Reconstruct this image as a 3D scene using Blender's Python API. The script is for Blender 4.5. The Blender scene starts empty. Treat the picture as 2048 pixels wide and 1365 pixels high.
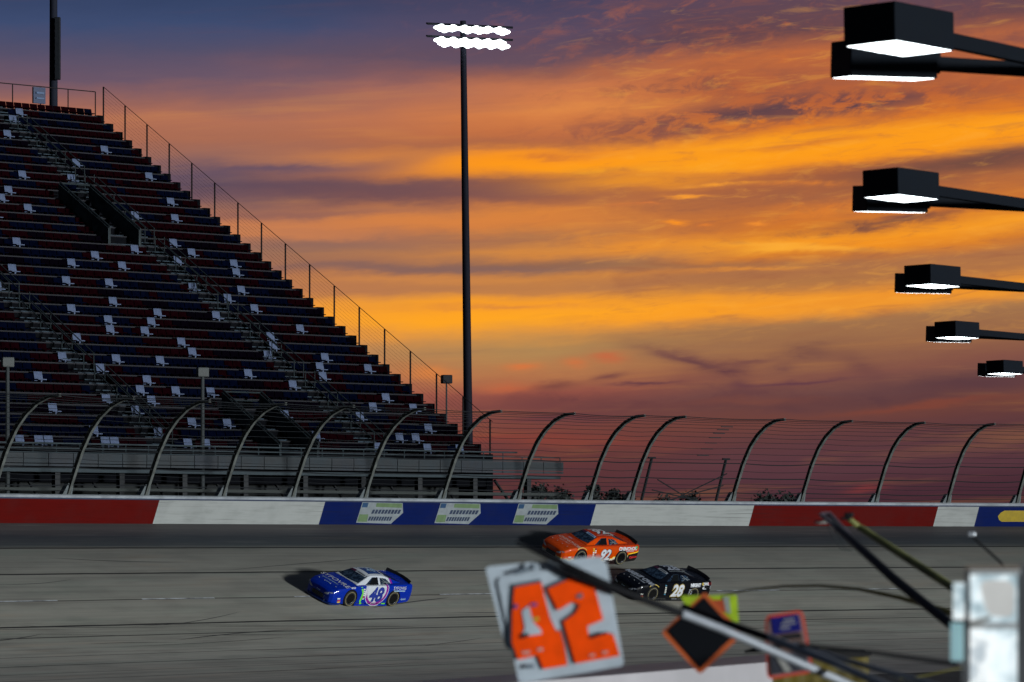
import bpy, bmesh, math, random
from mathutils import Vector, Matrix
random.seed(7)
scene = bpy.context.scene
COL = scene.collection
R = math.radians
CZ = 6.6                                   # camera height above the infield
F, HX, HY = 7800.0, 1024.0, 1080.0         # focal length and horizon of the photograph in its pixels

def lin(r, g, b):
    f = lambda c: (c/255/12.92 if c/255 <= .04045 else ((c/255+.055)/1.055)**2.4)
    return (f(r), f(g), f(b), 1.0)

# ------------------------------------------------------------------ camera
cd = bpy.data.cameras.new('camera'); cam = bpy.data.objects.new('camera', cd); COL.objects.link(cam)
cam.location = (0, 0, CZ); cam.rotation_euler = (R(90), 0, 0)
cd.sensor_width = 36; cd.lens = F/2048*36; cd.shift_y = (HY-682.5)/2048
cd.clip_start = .5; cd.clip_end = 20000
cd.dof.use_dof = True; cd.dof.focus_distance = 203; cd.dof.aperture_fstop = 4.4
scene.camera = cam
scene.render.resolution_x = 1024; scene.render.resolution_y = 682
scene.view_settings.view_transform = 'Standard'; scene.view_settings.look = 'None'
scene.view_settings.exposure = 0; scene.view_settings.gamma = 1
try: scene.view_settings.use_curve_mapping = False
except Exception: pass

# ------------------------------------------------------------------ node helper
class NT:
    def __init__(s, nt): s.nt = nt; s.n = nt.nodes; s.l = nt.links
    def inp(s, sock, v):
        if isinstance(v, bpy.types.NodeSocket): s.l.new(v, sock)
        elif v is not None: sock.default_value = v
    def math(s, op, a, b=None, c=None, clamp=False):
        n = s.n.new('ShaderNodeMath'); n.operation = op; n.use_clamp = clamp
        s.inp(n.inputs[0], a)
        if b is not None: s.inp(n.inputs[1], b)
        if c is not None: s.inp(n.inputs[2], c)
        return n.outputs[0]
    def mix(s, f, a, b, mode='MIX'):
        n = s.n.new('ShaderNodeMix'); n.data_type = 'RGBA'; n.blend_type = mode; n.clamp_factor = True
        s.inp(n.inputs['Factor'], f); s.inp(n.inputs[6], a); s.inp(n.inputs[7], b)
        return n.outputs[2]
    def ramp(s, f, stops, interp='LINEAR'):
        n = s.n.new('ShaderNodeValToRGB'); cr = n.color_ramp; cr.interpolation = interp
        while len(cr.elements) > 1: cr.elements.remove(cr.elements[-1])
        cr.elements[0].position = stops[0][0]; cr.elements[0].color = stops[0][1]
        for p, c in stops[1:]:
            e = cr.elements.new(p); e.color = c
        s.inp(n.inputs[0], f); return n.outputs[0]
    def xyz(s, x, y, z=0.0):
        n = s.n.new('ShaderNodeCombineXYZ'); s.inp(n.inputs[0], x); s.inp(n.inputs[1], y); s.inp(n.inputs[2], z); return n.outputs[0]
    def sep(s, v):
        n = s.n.new('ShaderNodeSeparateXYZ'); s.inp(n.inputs[0], v); return n.outputs
    def noise(s, vec, scale=1, detail=3, rough=.5, dist=0.0):
        n = s.n.new('ShaderNodeTexNoise'); s.inp(n.inputs['Vector'], vec)
        n.inputs['Scale'].default_value = scale; n.inputs['Detail'].default_value = detail
        n.inputs['Roughness'].default_value = rough; n.inputs['Distortion'].default_value = dist
        return n.outputs[0]
    def smooth(s, v, a, b):
        n = s.n.new('ShaderNodeMapRange'); n.interpolation_type = 'SMOOTHSTEP'
        s.inp(n.inputs[0], v); n.inputs[1].default_value = a; n.inputs[2].default_value = b
        n.inputs[3].default_value = 0; n.inputs[4].default_value = 1
        return n.outputs[0]
g3 = lambda v: (v, v, v, 1)

# ------------------------------------------------------------------ world : dusk sky with lit cloud bands
world = bpy.data.worlds.new('World'); scene.world = world; world.use_nodes = True
w = NT(world.node_tree); w.n.clear()
out = w.n.new('ShaderNodeOutputWorld'); bg = w.n.new('ShaderNodeBackground'); w.l.new(bg.outputs[0], out.inputs[0])
tc = w.n.new('ShaderNodeTexCoord'); dx, dy, dz = w.sep(tc.outputs['Generated'])
az = w.math('ARCTAN2', dx, dy); el = w.math('ARCSINE', dz)
X = w.math('MULTIPLY_ADD', az, F/1000, HX/1000)         # azimuth and elevation in the unit "thousand photograph pixels"
Y = w.math('MULTIPLY_ADD', el, -F/1000, HY/1000)
# large soft warp, stretched along the horizon
n1 = w.noise(w.xyz(w.math('MULTIPLY', X, 1.6), w.math('MULTIPLY', Y, 7.0), 3.1), 1, 3, .55)
n2 = w.noise(w.xyz(w.math('MULTIPLY', X, 5.0), w.math('MULTIPLY', w.math('MULTIPLY_ADD', X, .06, Y), 26.0), 8.4), 1, 4, .6)
n3 = w.noise(w.xyz(w.math('MULTIPLY', X, 13.0), w.math('MULTIPLY', w.math('MULTIPLY_ADD', X, .06, Y), 42.0), 5.4), 1, 5, .62, .4)
wy = w.math('ADD', w.math('MULTIPLY', w.math('SUBTRACT', n1, .5), .045), w.math('MULTIPLY', w.math('SUBTRACT', n2, .5), .030))
wy = w.math('ADD', wy, w.math('MULTIPLY', w.math('SUBTRACT', n3, .5), .016))
tilt = w.math('MULTIPLY', w.math('MAXIMUM', w.math('SUBTRACT', X, 1.1), 0.0), .075)
Yw = w.math('ADD', w.math('ADD', Y, tilt), wy)
t = w.math('MULTIPLY_ADD', Yw, 1/1.3, .15, clamp=True)        # -0.195..1.105
P = lambda y: (y/1000)/1.3 + .15
L_ = [(0,52,66,100),(60,62,76,112),(110,84,80,106),(165,106,86,104),(205,146,99,94),(240,178,112,86),(280,170,108,84),(320,152,104,92),(352,112,88,98),(372,92,76,94),(395,120,90,96),(420,148,102,90),(455,196,124,84),(500,150,108,90),(560,170,112,84),(640,235,150,70),(700,190,130,84),(800,165,95,75),(900,110,65,62),(1050,70,40,44)]
C_ = [(0,68,66,94),(70,92,76,98),(120,106,80,92),(150,150,94,80),(178,202,120,76),(230,214,126,70),(270,196,112,66),(296,176,104,68),(318,240,144,44),(338,252,152,30),(358,200,118,56),(380,128,84,78),(400,150,92,74),(428,222,134,60),(452,210,126,62),(478,160,106,78),(505,214,136,62),(532,150,104,82),(556,200,130,68),(588,176,118,78),(612,236,156,50),(645,255,168,40),(670,214,146,70),(705,176,134,84),(750,180,118,76),(790,152,84,70),(820,124,70,66),(860,118,64,58),(940,92,52,54),(1040,74,42,50)]
Rr = [(0,88,70,92),(60,98,72,84),(110,112,74,74),(150,190,106,62),(200,178,98,62),(250,184,98,56),(290,220,122,42),(325,254,160,30),(365,250,150,30),(392,176,100,62),(440,180,106,62),(485,208,118,46),(520,246,156,40),(545,204,120,50),(575,172,112,72),(605,178,116,70),(640,252,160,38),(664,230,146,54),(690,164,116,76),(740,148,100,72),(790,130,82,70),(830,110,72,68),(870,112,66,58),(920,92,57,60),(970,88,55,62),(1050,68,40,50)]
rp = [w.ramp(t, [(P(y), lin(a, b, c)) for y, a, b, c in q]) for q in (L_, C_, Rr)]
xs = w.math('ADD', X, w.math('MULTIPLY', w.math('SUBTRACT', n1, .5), .5))
colr = w.mix(w.smooth(xs, .40, 1.12), rp[0], rp[1])
colr = w.mix(w.smooth(xs, 1.08, 1.52), colr, rp[2])
n7 = w.noise(w.xyz(w.math('MULTIPLY', X, 9.0), w.math('MULTIPLY', w.math('MULTIPLY_ADD', X, .09, Y), 48.0), 6.6), 1, 5, .62, .6)
# fine streaks over everything
n4 = w.noise(w.xyz(w.math('MULTIPLY', X, 2.2), w.math('MULTIPLY', w.math('MULTIPLY_ADD', X, .05, Y), 34.0), 1.4), 1, 5, .6, .3)
colr = w.mix(w.math('MULTIPLY', w.smooth(n4, .50, .78), w.math('MULTIPLY', w.smooth(Y, .12, .22), .10)), colr, lin(255, 176, 70))
colr = w.mix(w.math('MULTIPLY', w.smooth(n4, .50, .24), .14), colr, lin(104, 72, 80))
def blob(col, cx, cy, rx, ry, c, a, slope=0.0, nz=None, nzamt=1.0, lo=.42, hi=.62):
    ux = w.math('DIVIDE', w.math('SUBTRACT', X, cx/1000), rx/1000)
    yy = w.math('SUBTRACT', w.math('MULTIPLY_ADD', X, slope, w.math('ADD', Y, wy)), cy/1000 + slope*cx/1000)
    uy = w.math('DIVIDE', yy, ry/1000)
    d = w.math('ADD', w.math('MULTIPLY', ux, ux), w.math('MULTIPLY', uy, uy))
    f = w.math('EXPONENT', w.math('MULTIPLY', d, -1.0))
    if nz is not None:
        f = w.math('MULTIPLY', f, w.math('MULTIPLY_ADD', w.smooth(nz, lo, hi), nzamt, 1-nzamt))
    return w.mix(w.math('MULTIPLY', f, a, clamp=True), col, lin(*c))
# mottled altocumulus fields, top right
n5 = w.noise(w.xyz(w.math('MULTIPLY', X, 15.0), w.math('MULTIPLY', w.math('MULTIPLY_ADD', X, .15, Y), 34.0), 2.2), 1, 5, .62, .5)
n6 = w.noise(w.xyz(w.math('MULTIPLY', X, 7.0), w.math('MULTIPLY', w.math('MULTIPLY_ADD', X, .10, Y), 22.0), 9.7), 1, 4, .6, .8)
purple, dpur, orange, gold = (86,64,80), (92,66,74), (206,112,56), (255,176,50)
for b in [
    (1560, 70, 460, 80, orange, .55, 0, n5, 1.0, .50, .70), (1750, 150, 420, 45, orange, .55, 0, n5, 1.0, .46, .66),
    (1400, 70, 330, 36, purple, .55, .05, n6, .6), (1850, 40, 260, 50, purple, .5, .05, n5, .8),
    (1490, 232, 260, 26, dpur, .95, .13, n5, 1.0, .40, .60), (1700, 212, 230, 20, dpur, .95, .08, n5, 1.0, .38, .58),
    (1400, 175, 260, 26, dpur, .5, .05, n5, 1.0, .45, .62), (1330, 255, 120, 20, dpur, .7, .1, n5, .8),
    (1950, 95, 160, 30, purple, .6, 0, n6, .7),
    # left streaks
    (560, 345, 260, 11, (96,78,98), .85, .03), (800, 330, 130, 18, (112,82,92), .75, .12), (700, 385, 330, 20, (92,72,88), .75, -.01), (620, 432, 260, 8, (120,86,90), .6, .02),
    (1000, 330, 210, 24, (255,152,24), .85, .02), (860, 445, 260, 14, (224,134,66), .45, 0),
    (820, 398, 300, 18, (118,80,80), .6, .0), (1120, 372, 170, 9, (136,84,72), .75, .04), (1180, 352, 70, 8, (150,92,66), .7, .08),
    (620, 488, 220, 12, (136,102,94), .6, 0), (760, 532, 360, 7, (132,98,92), .7, 0), (980, 538, 260, 6, (124,96,96), .6, 0),
    (560, 470, 200, 8, (210,130,80), .5, 0), (800, 556, 260, 9, (216,140,72), .45, 0), (900, 640, 260, 30, (255,166,34), .8, .02), (1080, 610, 300, 22, (255,160,36), .65, .03),
    # right hand bands
    (1450, 322, 420, 17, (255,160,26), .75, .07, n6, .45), (1300, 345, 200, 10, (255,172,40), .6, .04, n6, .6), (1850, 266, 260, 13, (255,156,24), .75, .12, n6, .4), (1620, 290, 200, 7, (196,104,52), .5, .1, n6, .7), (1250, 262, 180, 18, (150,88,72), .75, .05, n5, .7), (1700, 340, 120, 10, (170,96,60), .6, .08, n5, .8), (1100, 318, 90, 5, (196,108,56), .6, .06, n6, .6), (1550, 618, 160, 6, (196,124,66), .6, .08, n6, .6), (1000, 618, 180, 6, (206,126,66), .6, .02, n6, .6), (1180, 215, 160, 16, (232,146,74), .4, .03), (1270, 372, 190, 18, (250,156,30), .7, .05),
    (1480, 402, 330, 20, (150,92,68), .6, .05, n6, .5), (1900, 345, 260, 24, (108,74,66), .85, .06), (2020, 320, 130, 18, (96,70,68), .7, .06),
    (1960, 378, 120, 7, (190,110,56), .7, .02, n5, .7), (1600, 372, 90, 5, (232,134,48), .7, .05, n5, .6), (1440, 376, 80, 4, (250,160,50), .85, .05, n5, .5),
    (1375, 399, 40, 3, (252,158,50), .9, 0), (1350, 446, 22, 3.2, (255,150,36), .95, 0), (1410, 450, 15, 2.4, (240,134,44), .8, 0), (1290, 413, 26, 2.4, (224,126,60), .7, 0), (1512, 445, 20, 3.5, (246,146,50), .8, .02), (1240, 415, 26, 3, (214,124,62), .5, 0),
    (1650, 420, 110, 16, (222,126,48), .7, .10, n5, .8), (1720, 450, 160, 10, (104,68,66), .85, .11, n5, .8), (1800, 438, 120, 6, (112,72,66), .8, .10),
    (1620, 492, 130, 7, (255,188,70), .95, -.03), (1560, 494, 70, 5, (255,184,60), .8, .1), (1750, 480, 240, 20, (244,146,34), .75, .04), (1250, 480, 150, 24, (246,150,40), .5, .0, n6, .6),
    (1500, 540, 110, 5, (238,150,52), .7, .02), (1300, 530, 300, 10, (150,108,78), .6, 0), (1900, 560, 220, 20, (172,112,70), .5, .04),
    (1450, 628, 330, 14, (255,162,34), .8, .08), (1750, 595, 300, 16, (236,146,48), .75, .09), (1640, 560, 260, 10, (176,118,70), .6, .1),
    # low clouds
    (860, 748, 46, 14, (240,136,56), .75, 0, n6, .4), (1045, 735, 34, 9, (222,116,60), .7, 0), (1150, 729, 24, 8, (214,112,62), .6, 0), (1215, 716, 36, 9, (202,98,62), .7, 0), (1020, 775, 60, 12, (206,104,62), .6, 0),
    (1360, 712, 90, 10, (112,70,72), .85, -.16, n6, .3), (1440, 738, 60, 16, (98,60,66), 1.0, 0, n7, .4), (1390, 722, 50, 6, (104,66,68), .9, -.2), (1560, 735, 30, 14, (112,72,70), .7, .1, n7, .6), (1480, 765, 26, 14, (106,66,68), .8, 0), (1500, 720, 50, 6, (112,70,70), .7, .18), (1625, 702, 48, 13, (100,64,68), 1.0, -.05, n7, .5), (1725, 735, 44, 22, (108,68,68), .8, -.4, n6, .3),
    (1290, 770, 66, 3.6, (98,60,68), .9, .0), (1590, 762, 110, 5.5, (98,60,70), .92, .05), (1215, 752, 34, 9, (112,66,66), .8, .15), (1110, 772, 50, 11, (112,64,62), .7, .1),
    (1480, 790, 150, 26, (100,62,66), .7, 0, n6, .6), (1200, 806, 230, 22, (98,58,62), .65, -.02, n6, .5), (1700, 800, 300, 17, (86,56,62), .75, .07, n6, .3), (1950, 770, 170, 16, (86,56,64), .7, .03),
    (1840, 812, 150, 7, (130,68,54), .7, .09), (1500, 805, 150, 9, (128,74,60), .5, .05), (1050, 880, 240, 12, (140,66,54), .6, -.03), (1130, 838, 120, 8, (92,52,60), .6, 0), (1730, 975, 40, 8, (130,56,54), .6, 0),
]:
    colr = blob(colr, *b)
rgt = w.math('MULTIPLY', w.smooth(X, .95, 1.35), w.smooth(Y, .72, .60))
colr = w.mix(w.math('MULTIPLY', w.smooth(n7, .50, .72), w.math('MULTIPLY', rgt, .34)), colr, lin(150, 88, 66))
colr = w.mix(w.math('MULTIPLY', w.smooth(n7, .48, .28), w.math('MULTIPLY', rgt, .22)), colr, lin(255, 178, 66))
# overhead and behind: plain dusk sky
sky = w.n.new('ShaderNodeTexSky'); sky.sky_type = 'NISHITA'; sky.sun_disc = False
sky.sun_elevation = R(1.0); sky.sun_rotation = R(10)
up = w.mix(1.0, sky.outputs[0], (.06, .07, .085, 1), 'MULTIPLY')
ff = w.math('MULTIPLY', w.smooth(el, .13, .34), 1.0)
fb = w.smooth(dy, .80, .35)
fm = w.math('MAXIMUM', ff, fb)
lo = w.mix(.5, up, lin(40, 46, 66))
colr = w.mix(fm, colr, lo)
w.inp(bg.inputs[0], colr); bg.inputs[1].default_value = 1.0

# ------------------------------------------------------------------ sun lamp: the track's cool floodlighting from the infield side
sd = bpy.data.lights.new('sun', 'SUN'); so = bpy.data.objects.new('sun', sd); COL.objects.link(so)
sd.energy = 5.0; sd.angle = R(6); sd.color = (.93, .97, 1.0)
sdir = Vector((.79, -.61, .018)).normalized()            # towards the light
so.rotation_euler = sdir.to_track_quat('Z', 'Y').to_euler()

# ------------------------------------------------------------------ geometry helpers
def to_obj(name, bm, mats, parent=None, smooth=False, ang=35):
    me = bpy.data.meshes.new(name); bm.normal_update(); bm.to_mesh(me); bm.free()
    if not isinstance(mats, (list, tuple)): mats = [mats]
    for m in mats: me.materials.append(m)
    if smooth:
        for p in me.polygons: p.use_smooth = True
        try: me.set_sharp_from_angle(angle=R(ang))
        except Exception: pass
    o = bpy.data.objects.new(name, me); COL.objects.link(o)
    if parent: o.parent = parent
    return o
def tag(o, label=None, cat=None, group=None, kind=None):
    if label: o['label'] = label
    if cat: o['category'] = cat
    if group: o['group'] = group
    if kind: o['kind'] = kind
    return o
def empty(name, loc=(0,0,0), rz=0):
    o = bpy.data.objects.new(name, None); COL.objects.link(o); o.location = loc; o.rotation_euler = (0,0,rz); o.empty_display_size = .3
    return o
def box(bm, M, sx, sy, sz, mi=0, bev=0):
    r = bmesh.ops.create_cube(bm, size=1, matrix=M @ Matrix.Diagonal((sx, sy, sz, 1)))
    fs = set(f for v in r['verts'] for f in v.link_faces)
    for f in fs: f.material_index = mi
    if bev:
        bmesh.ops.bevel(bm, geom=list(set(e for f in fs for e in f.edges)), offset=bev, segments=2, affect='EDGES', profile=.5)
def bx(bm, c, s, rz=0, mi=0, bev=0): box(bm, Matrix.Translation(c) @ Matrix.Rotation(rz, 4, 'Z'), *s, mi=mi, bev=bev)
def tube(bm, pts, r, n=8, mi=0, cap=True, up=None):
    pts = [Vector(p) for p in pts]; rs = r if isinstance(r, (list, tuple)) else [r]*len(pts)
    rings = []
    for i, p in enumerate(pts):
        d = (pts[min(i+1, len(pts)-1)] - pts[max(i-1, 0)]).normalized()
        a = d.cross(Vector(up) if up else (Vector((0,0,1)) if abs(d.z) < .95 else Vector((1,0,0)))).normalized(); b = a.cross(d)
        rings.append([bm.verts.new(p + (a*math.cos(2*math.pi*k/n) + b*math.sin(2*math.pi*k/n))*rs[i]) for k in range(n)])
    for i in range(len(pts)-1):
        for k in range(n):
            f = bm.faces.new((rings[i][k], rings[i][(k+1)%n], rings[i+1][(k+1)%n], rings[i+1][k])); f.material_index = mi
    if cap:
        for rg in (rings[0][::-1], rings[-1]):
            f = bm.faces.new(rg); f.material_index = mi
def prism(bm, poly, n0, th, mi=0):
    """poly: list of 3d points of the front face, extruded by -n0*th"""
    n0 = Vector(n0).normalized(); a = [bm.verts.new(Vector(p)) for p in poly]; b = [bm.verts.new(Vector(p) - n0*th) for p in poly]
    k = len(a)
    for f in [bm.faces.new(a), bm.faces.new(b[::-1])] + [bm.faces.new((a[i], b[i], b[(i+1)%k], a[(i+1)%k])) for i in range(k)]: f.material_index = mi
def PX(px, py, Yd): return Vector(((px-HX)/F*Yd, Yd, CZ + (HY-py)/F*Yd))
def proj(v): return (HX + F*v[0]/v[1], HY - F*(v[2]-CZ)/v[1])

# ------------------------------------------------------------------ materials
def mat(name, col, rough=.6, metal=0, var=.12, scale=3.0, coat=0, emis=0, spec=.5, bump=0):
    m = bpy.data.materials.new(name); m.use_nodes = True; q = NT(m.node_tree); b = q.n['Principled BSDF']
    tcn = q.n.new('ShaderNodeTexCoord'); nz = q.noise(tcn.outputs['Object'], scale, 5, .6)
    c = (col[0], col[1], col[2], 1)
    dk = tuple(x*(1-var) for x in c[:3]) + (1,); lt = tuple(min(1, x*(1+var)) for x in c[:3]) + (1,)
    f = q.smooth(nz, .3, .7)
    q.inp(b.inputs['Base Color'], q.mix(f, dk, lt))
    q.inp(b.inputs['Roughness'], q.math('MULTIPLY_ADD', nz, .2, rough-.1, clamp=True))
    b.inputs['Metallic'].default_value = metal
    b.inputs['Specular IOR Level'].default_value = spec
    if coat: b.inputs['Coat Weight'].default_value = coat; b.inputs['Coat Roughness'].default_value = .05
    if emis: b.inputs['Emission Color'].default_value = c; b.inputs['Emission Strength'].default_value = emis
    if bump:
        bn = q.n.new('ShaderNodeBump'); bn.inputs['Strength'].default_value = bump; q.inp(bn.inputs['Height'], nz); q.l.new(bn.outputs[0], b.inputs['Normal'])
    return m
M = {}
M['black'] = mat('black_metal', (.004,.006,.009), .7, spec=.2)
M['lamp_black'] = mat('lamp_black', (.0025,.005,.009), .8, spec=.15)
M['rubber'] = mat('rubber', (.012,.012,.012), .85)
M['steel'] = mat('galvanised_steel', (.03,.036,.038), .7, 0, spec=.2)
M['fence_post'] = mat('fence_post', (.075,.082,.076), .8, 0, var=.3, spec=.15)
M['cable'] = mat('cable', (.010,.012,.014), .7, 0, spec=.2)
M['white'] = mat('white_paint', (.66,.68,.67), .5)
M['red'] = mat('red_paint', (.30,.018,.012), .55)
M['blue'] = mat('blue_paint', (.006,.028,.22), .5)
M['green'] = mat('green_paint', (.22,.42,.10), .5)
M['yellow'] = mat('yellow_paint', (.75,.52,.02), .5)
M['concrete'] = mat('concrete', (.30,.31,.31), .85, bump=.2)
M['dark_concrete'] = mat('dark_concrete', (.016,.018,.02), .85)
M['alu'] = mat('aluminium', (.022,.034,.040), .6, 0, spec=.2)
M['lens'] = mat('lamp_lens', (.86,.95,1.0), .3, emis=4)
M['lens_near'] = mat('lamp_panel', (.88,.97,1.0), .3, emis=6)

# ------------------------------------------------------------------ the track: a curved wall line and a banked profile swept along it
def wallY(x): return 220.4 + .93*x - .006*x*x
xs_ = [-75 + .25*i for i in range(700)]
pl = [Vector((x, wallY(x))) for x in xs_]
S = [0.0]
for i in range(1, len(pl)): S.append(S[-1] + (pl[i]-pl[i-1]).length)
i0 = min(range(len(xs_)), key=lambda i: abs(xs_[i])); s0 = S[i0]; S = [s-s0 for s in S]
import bisect
def frame(s):
    i = max(1, min(len(S)-2, bisect.bisect(S, s))); f = (s-S[i-1])/(S[i]-S[i-1])
    p = pl[i-1].lerp(pl[i], f); tn = (pl[i+1]-pl[i-1]).normalized()
    return p, tn, Vector((tn.y, -tn.x))                   # point, tangent (to the right), inward normal (to the camera)
def W(s, p, z):
    c, tn, n = frame(s); q = c + n*p
    return Vector((q.x, q.y, CZ + z))
PROF = [(-.6,1.07),(0,.83),(12.06,-3.99),(15.1,-4.66),(18.3,-5.26),(21.5,-5.65),(26,-6.1),(34,-6.56)]
def pz(p):
    for (a, za), (b, zb) in zip(PROF, PROF[1:]):
        if p <= b: return za + (zb-za)*(p-a)/(b-a)
    return -6.56
def s_at(px, p, z, lo=-70, hi=85):
    for _ in range(50):
        m = (lo+hi)/2
        if proj(W(m, p, z))[0] < px: lo = m
        else: hi = m
    return (lo+hi)/2
def surf_at(px, py):
    lo, hi = 0.0, 33.0
    for _ in range(40):
        p = (lo+hi)/2; s = s_at(px, p, pz(p)); y = proj(W(s, p, pz(p)))[1]
        if y < py: lo = p
        else: hi = p
    return s, p

# asphalt material driven by (s, p) stored as UV
m = bpy.data.materials.new('track_concrete'); m.use_nodes = True; q = NT(m.node_tree); b = q.n['Principled BSDF']
uv = q.n.new('ShaderNodeUVMap'); uv.uv_map = 'sp'; us, up_, _ = q.sep(uv.outputs[0])
stk = q.noise(q.xyz(q.math('MULTIPLY', us, .05), q.math('MULTIPLY', up_, 3.2)), 1, 6, .65)
stk2 = q.noise(q.xyz(q.math('MULTIPLY', us, .16), q.math('MULTIPLY', up_, 9.0), 4.0), 1, 5, .7)
pat = q.noise(q.xyz(q.math('MULTIPLY', us, .22), q.math('MULTIPLY', up_, .7), 2.0), 1, 4, .55)
grain = q.noise(q.xyz(us, up_), 30, 3, .6)
base = q.ramp(q.math('DIVIDE', q.math('ADD', up_, q.math('MULTIPLY', q.math('SUBTRACT', stk, .5), .9)), 30.0), [(0, (.055,.05,.05,1)), (.022, (.07,.064,.066,1)), (.055, (.022,.028,.036,1)), (.092, (.036,.045,.05,1)), (.106, (.16,.16,.138,1)), (.16, (.215,.213,.182,1)), (.32, (.285,.28,.235,1)), (.45, (.41,.40,.33,1)), (.60, (.55,.53,.445,1)), (.85, (.56,.525,.44,1)), (1, (.48,.44,.39,1))])
c = q.mix(q.math('MULTIPLY', q.smooth(stk, .40, .75), .30), base, (.035,.035,.034,1))
c = q.mix(q.math('MULTIPLY', q.smooth(stk2, .52, .75), .18), c, (.40,.38,.34,1))
c = q.mix(q.math('MULTIPLY', q.smooth(stk2, .48, .25), .18), c, (.035,.035,.035,1))
c = q.mix(q.math('MULTIPLY', q.smooth(pat, .42, .66), .20), c, (.05,.05,.048,1))
c = q.mix(q.math('MULTIPLY', grain, .18), c, (.04,.04,.04,1))
hue = q.noise(q.xyz(q.math('MULTIPLY', us, .11), q.math('MULTIPLY', up_, .9), 7.0), 1, 4, .6)
c = q.mix(q.math('MULTIPLY', q.smooth(hue, .48, .70), .28), c, q.mix(1.0, c, (.80,1.02,.98,1), 'MULTIPLY'))
c = q.mix(q.math('MULTIPLY', q.smooth(hue, .46, .28), .5), c, q.mix(1.0, c, (1.12,.98,.90,1), 'MULTIPLY'))
wob = q.math('MULTIPLY', q.math('SUBTRACT', q.noise(q.xyz(q.math('MULTIPLY', us, .3), 0.0), 1, 3, .5), .5), .10)
for pv, wd, st in ((3.1,.11,.95),(6.2,.10,.95),(9.26,.07,.8),(12.06,.13,.95),(14.0,.09,.9),(17.6,.06,.6),(19.6,.10,.8),(21.6,.06,.6),(23.4,.08,.7)):
    d = q.math('ABSOLUTE', q.math('SUBTRACT', q.math('ADD', up_, wob), pv))
    c = q.mix(q.math('MULTIPLY', q.smooth(d, wd, wd*.4), st), c, (.010,.010,.011,1))
q.inp(b.inputs['Base Color'], c); b.inputs['Roughness'].default_value = .8; b.inputs['Specular IOR Level'].default_value = .25
M['track'] = m
bm = bmesh.new(); uvl = bm.loops.layers.uv.new('sp')
ps = [-.6,0,1,2,3,4.5,6,7.5,9,10.5,12.06,13.5,15.1,16.7,18.3,20,21.5,24,26,30,34]
ss = [-64 + 1.5*i for i in range(96)]
gr = [[(bm.verts.new(W(s, p, pz(p))), s, p) for p in ps] for s in ss]
for i in range(len(ss)-1):
    for j in range(len(ps)-1):
        qd = [gr[i][j], gr[i+1][j], gr[i+1][j+1], gr[i][j+1]]
        f = bm.faces.new([v[0] for v in qd][::-1])
        for lp in f.loops:
            for v in qd:
                if lp.vert is v[0]: lp[uvl].uv = (v[1], v[2])
tag(to_obj('track', bm, M['track'], smooth=True), kind='structure')
# infield / ground sheet to the horizon
m = bpy.data.materials.new('ground'); m.use_nodes = True; q = NT(m.node_tree); b = q.n['Principled BSDF']
tcn = q.n.new('ShaderNodeTexCoord'); nn = q.noise(tcn.outputs['Object'], .08, 6, .6)
q.inp(b.inputs['Base Color'], q.ramp(nn, [(.3, (.05,.052,.045,1)), (.5, (.09,.088,.08,1)), (.7, (.045,.06,.03,1))])); b.inputs['Roughness'].default_value = .9
bm = bmesh.new(); bmesh.ops.create_grid(bm, x_segments=20, y_segments=20, size=6000)
g = to_obj('ground', bm, m); g.location = (0, 1000, 0); tag(g, kind='structure')
# dashed lane line, 4 mm proud
bm = bmesh.new(); p0 = 9.26
sa, sb, sc = s_at(285, p0, pz(p0)), s_at(430, p0, pz(p0)), s_at(590, p0, pz(p0)); per = sc-sa; ln = sb-sa
for k in range(-2, 9):
    n = 6
    for j in range(n):
        a = sa + per*k + ln*j/n; e = a + ln/n
        for (o1, o2) in ((-.09, .01),):
            vs = [bm.verts.new(W(u, p0+o, pz(p0+o)) + Vector((0,0,.006))) for u, o in ((a,o1),(e,o1),(e,o2),(a,o2))]
            bm.faces.new(vs)
tag(to_obj('lane_line', bm, mat('worn_white_paint', (.34,.36,.37), .7, var=.6, scale=1.5)), kind='structure')
# skid marks
bm = bmesh.new()
for k in range(34):
    px = random.uniform(-50, 2000); py = random.uniform(1225, 1350) if k > 5 else random.uniform(1110, 1225); s, p = surf_at(px, py)
    L = random.uniform(6, 18); dp = random.uniform(-1.8, 1.2); cur = random.uniform(-.6, .6); wd = random.uniform(.02, .055); prev = None
    for j in range(15):
        u = j/14; sj = s + L*(u-.5); pj = p + dp*(u-.5) + cur*(u-.5)**2*2; pj = min(max(pj, 3.5), 30)
        wj = wd*(1-abs(2*u-1)**3)
        a = bm.verts.new(W(sj, pj-wj, pz(pj-wj)) + Vector((0,0,.012))); e = bm.verts.new(W(sj, pj+wj, pz(pj+wj)) + Vector((0,0,.012)))
        if prev: bm.faces.new((prev[0], a, e, prev[1]))
        prev = (a, e)
tag(to_obj('skid_marks', bm, mat('tyre_marks', (.050,.050,.048), .8)), kind='structure')

# ------------------------------------------------------------------ outer wall
LEAN = .40; WH = 1.38
wall = tag(empty('track_wall', W(0, 0, .83)), 'curved concrete track wall painted in red, white and blue panels behind the race cars', 'wall')
wall_o = Vector(wall.location)
def sweep(bm, s1, s2, sec, mi=0, step=1.0, org=wall_o):
    """sec: closed list of (p, z) swept from s1 to s2; s1/s2 = px at the foot converted by caller"""
    n = max(1, int(abs(s2-s1)/step)); rings = []
    for i in range(n+1):
        s = s1 + (s2-s1)*i/n; rings.append([bm.verts.new(W(s, p, z) - org) for p, z in sec])
    k = len(sec)
    for i in range(n):
        for j in range(k):
            f = bm.faces.new((rings[i][j], rings[i+1][j], rings[i+1][(j+1)%k], rings[i][(j+1)%k])); f.material_index = mi
    bm.faces.new(rings[0][::-1]).material_index = mi; bm.faces.new(rings[-1]).material_index = mi
ztop = .83 + WH
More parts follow.
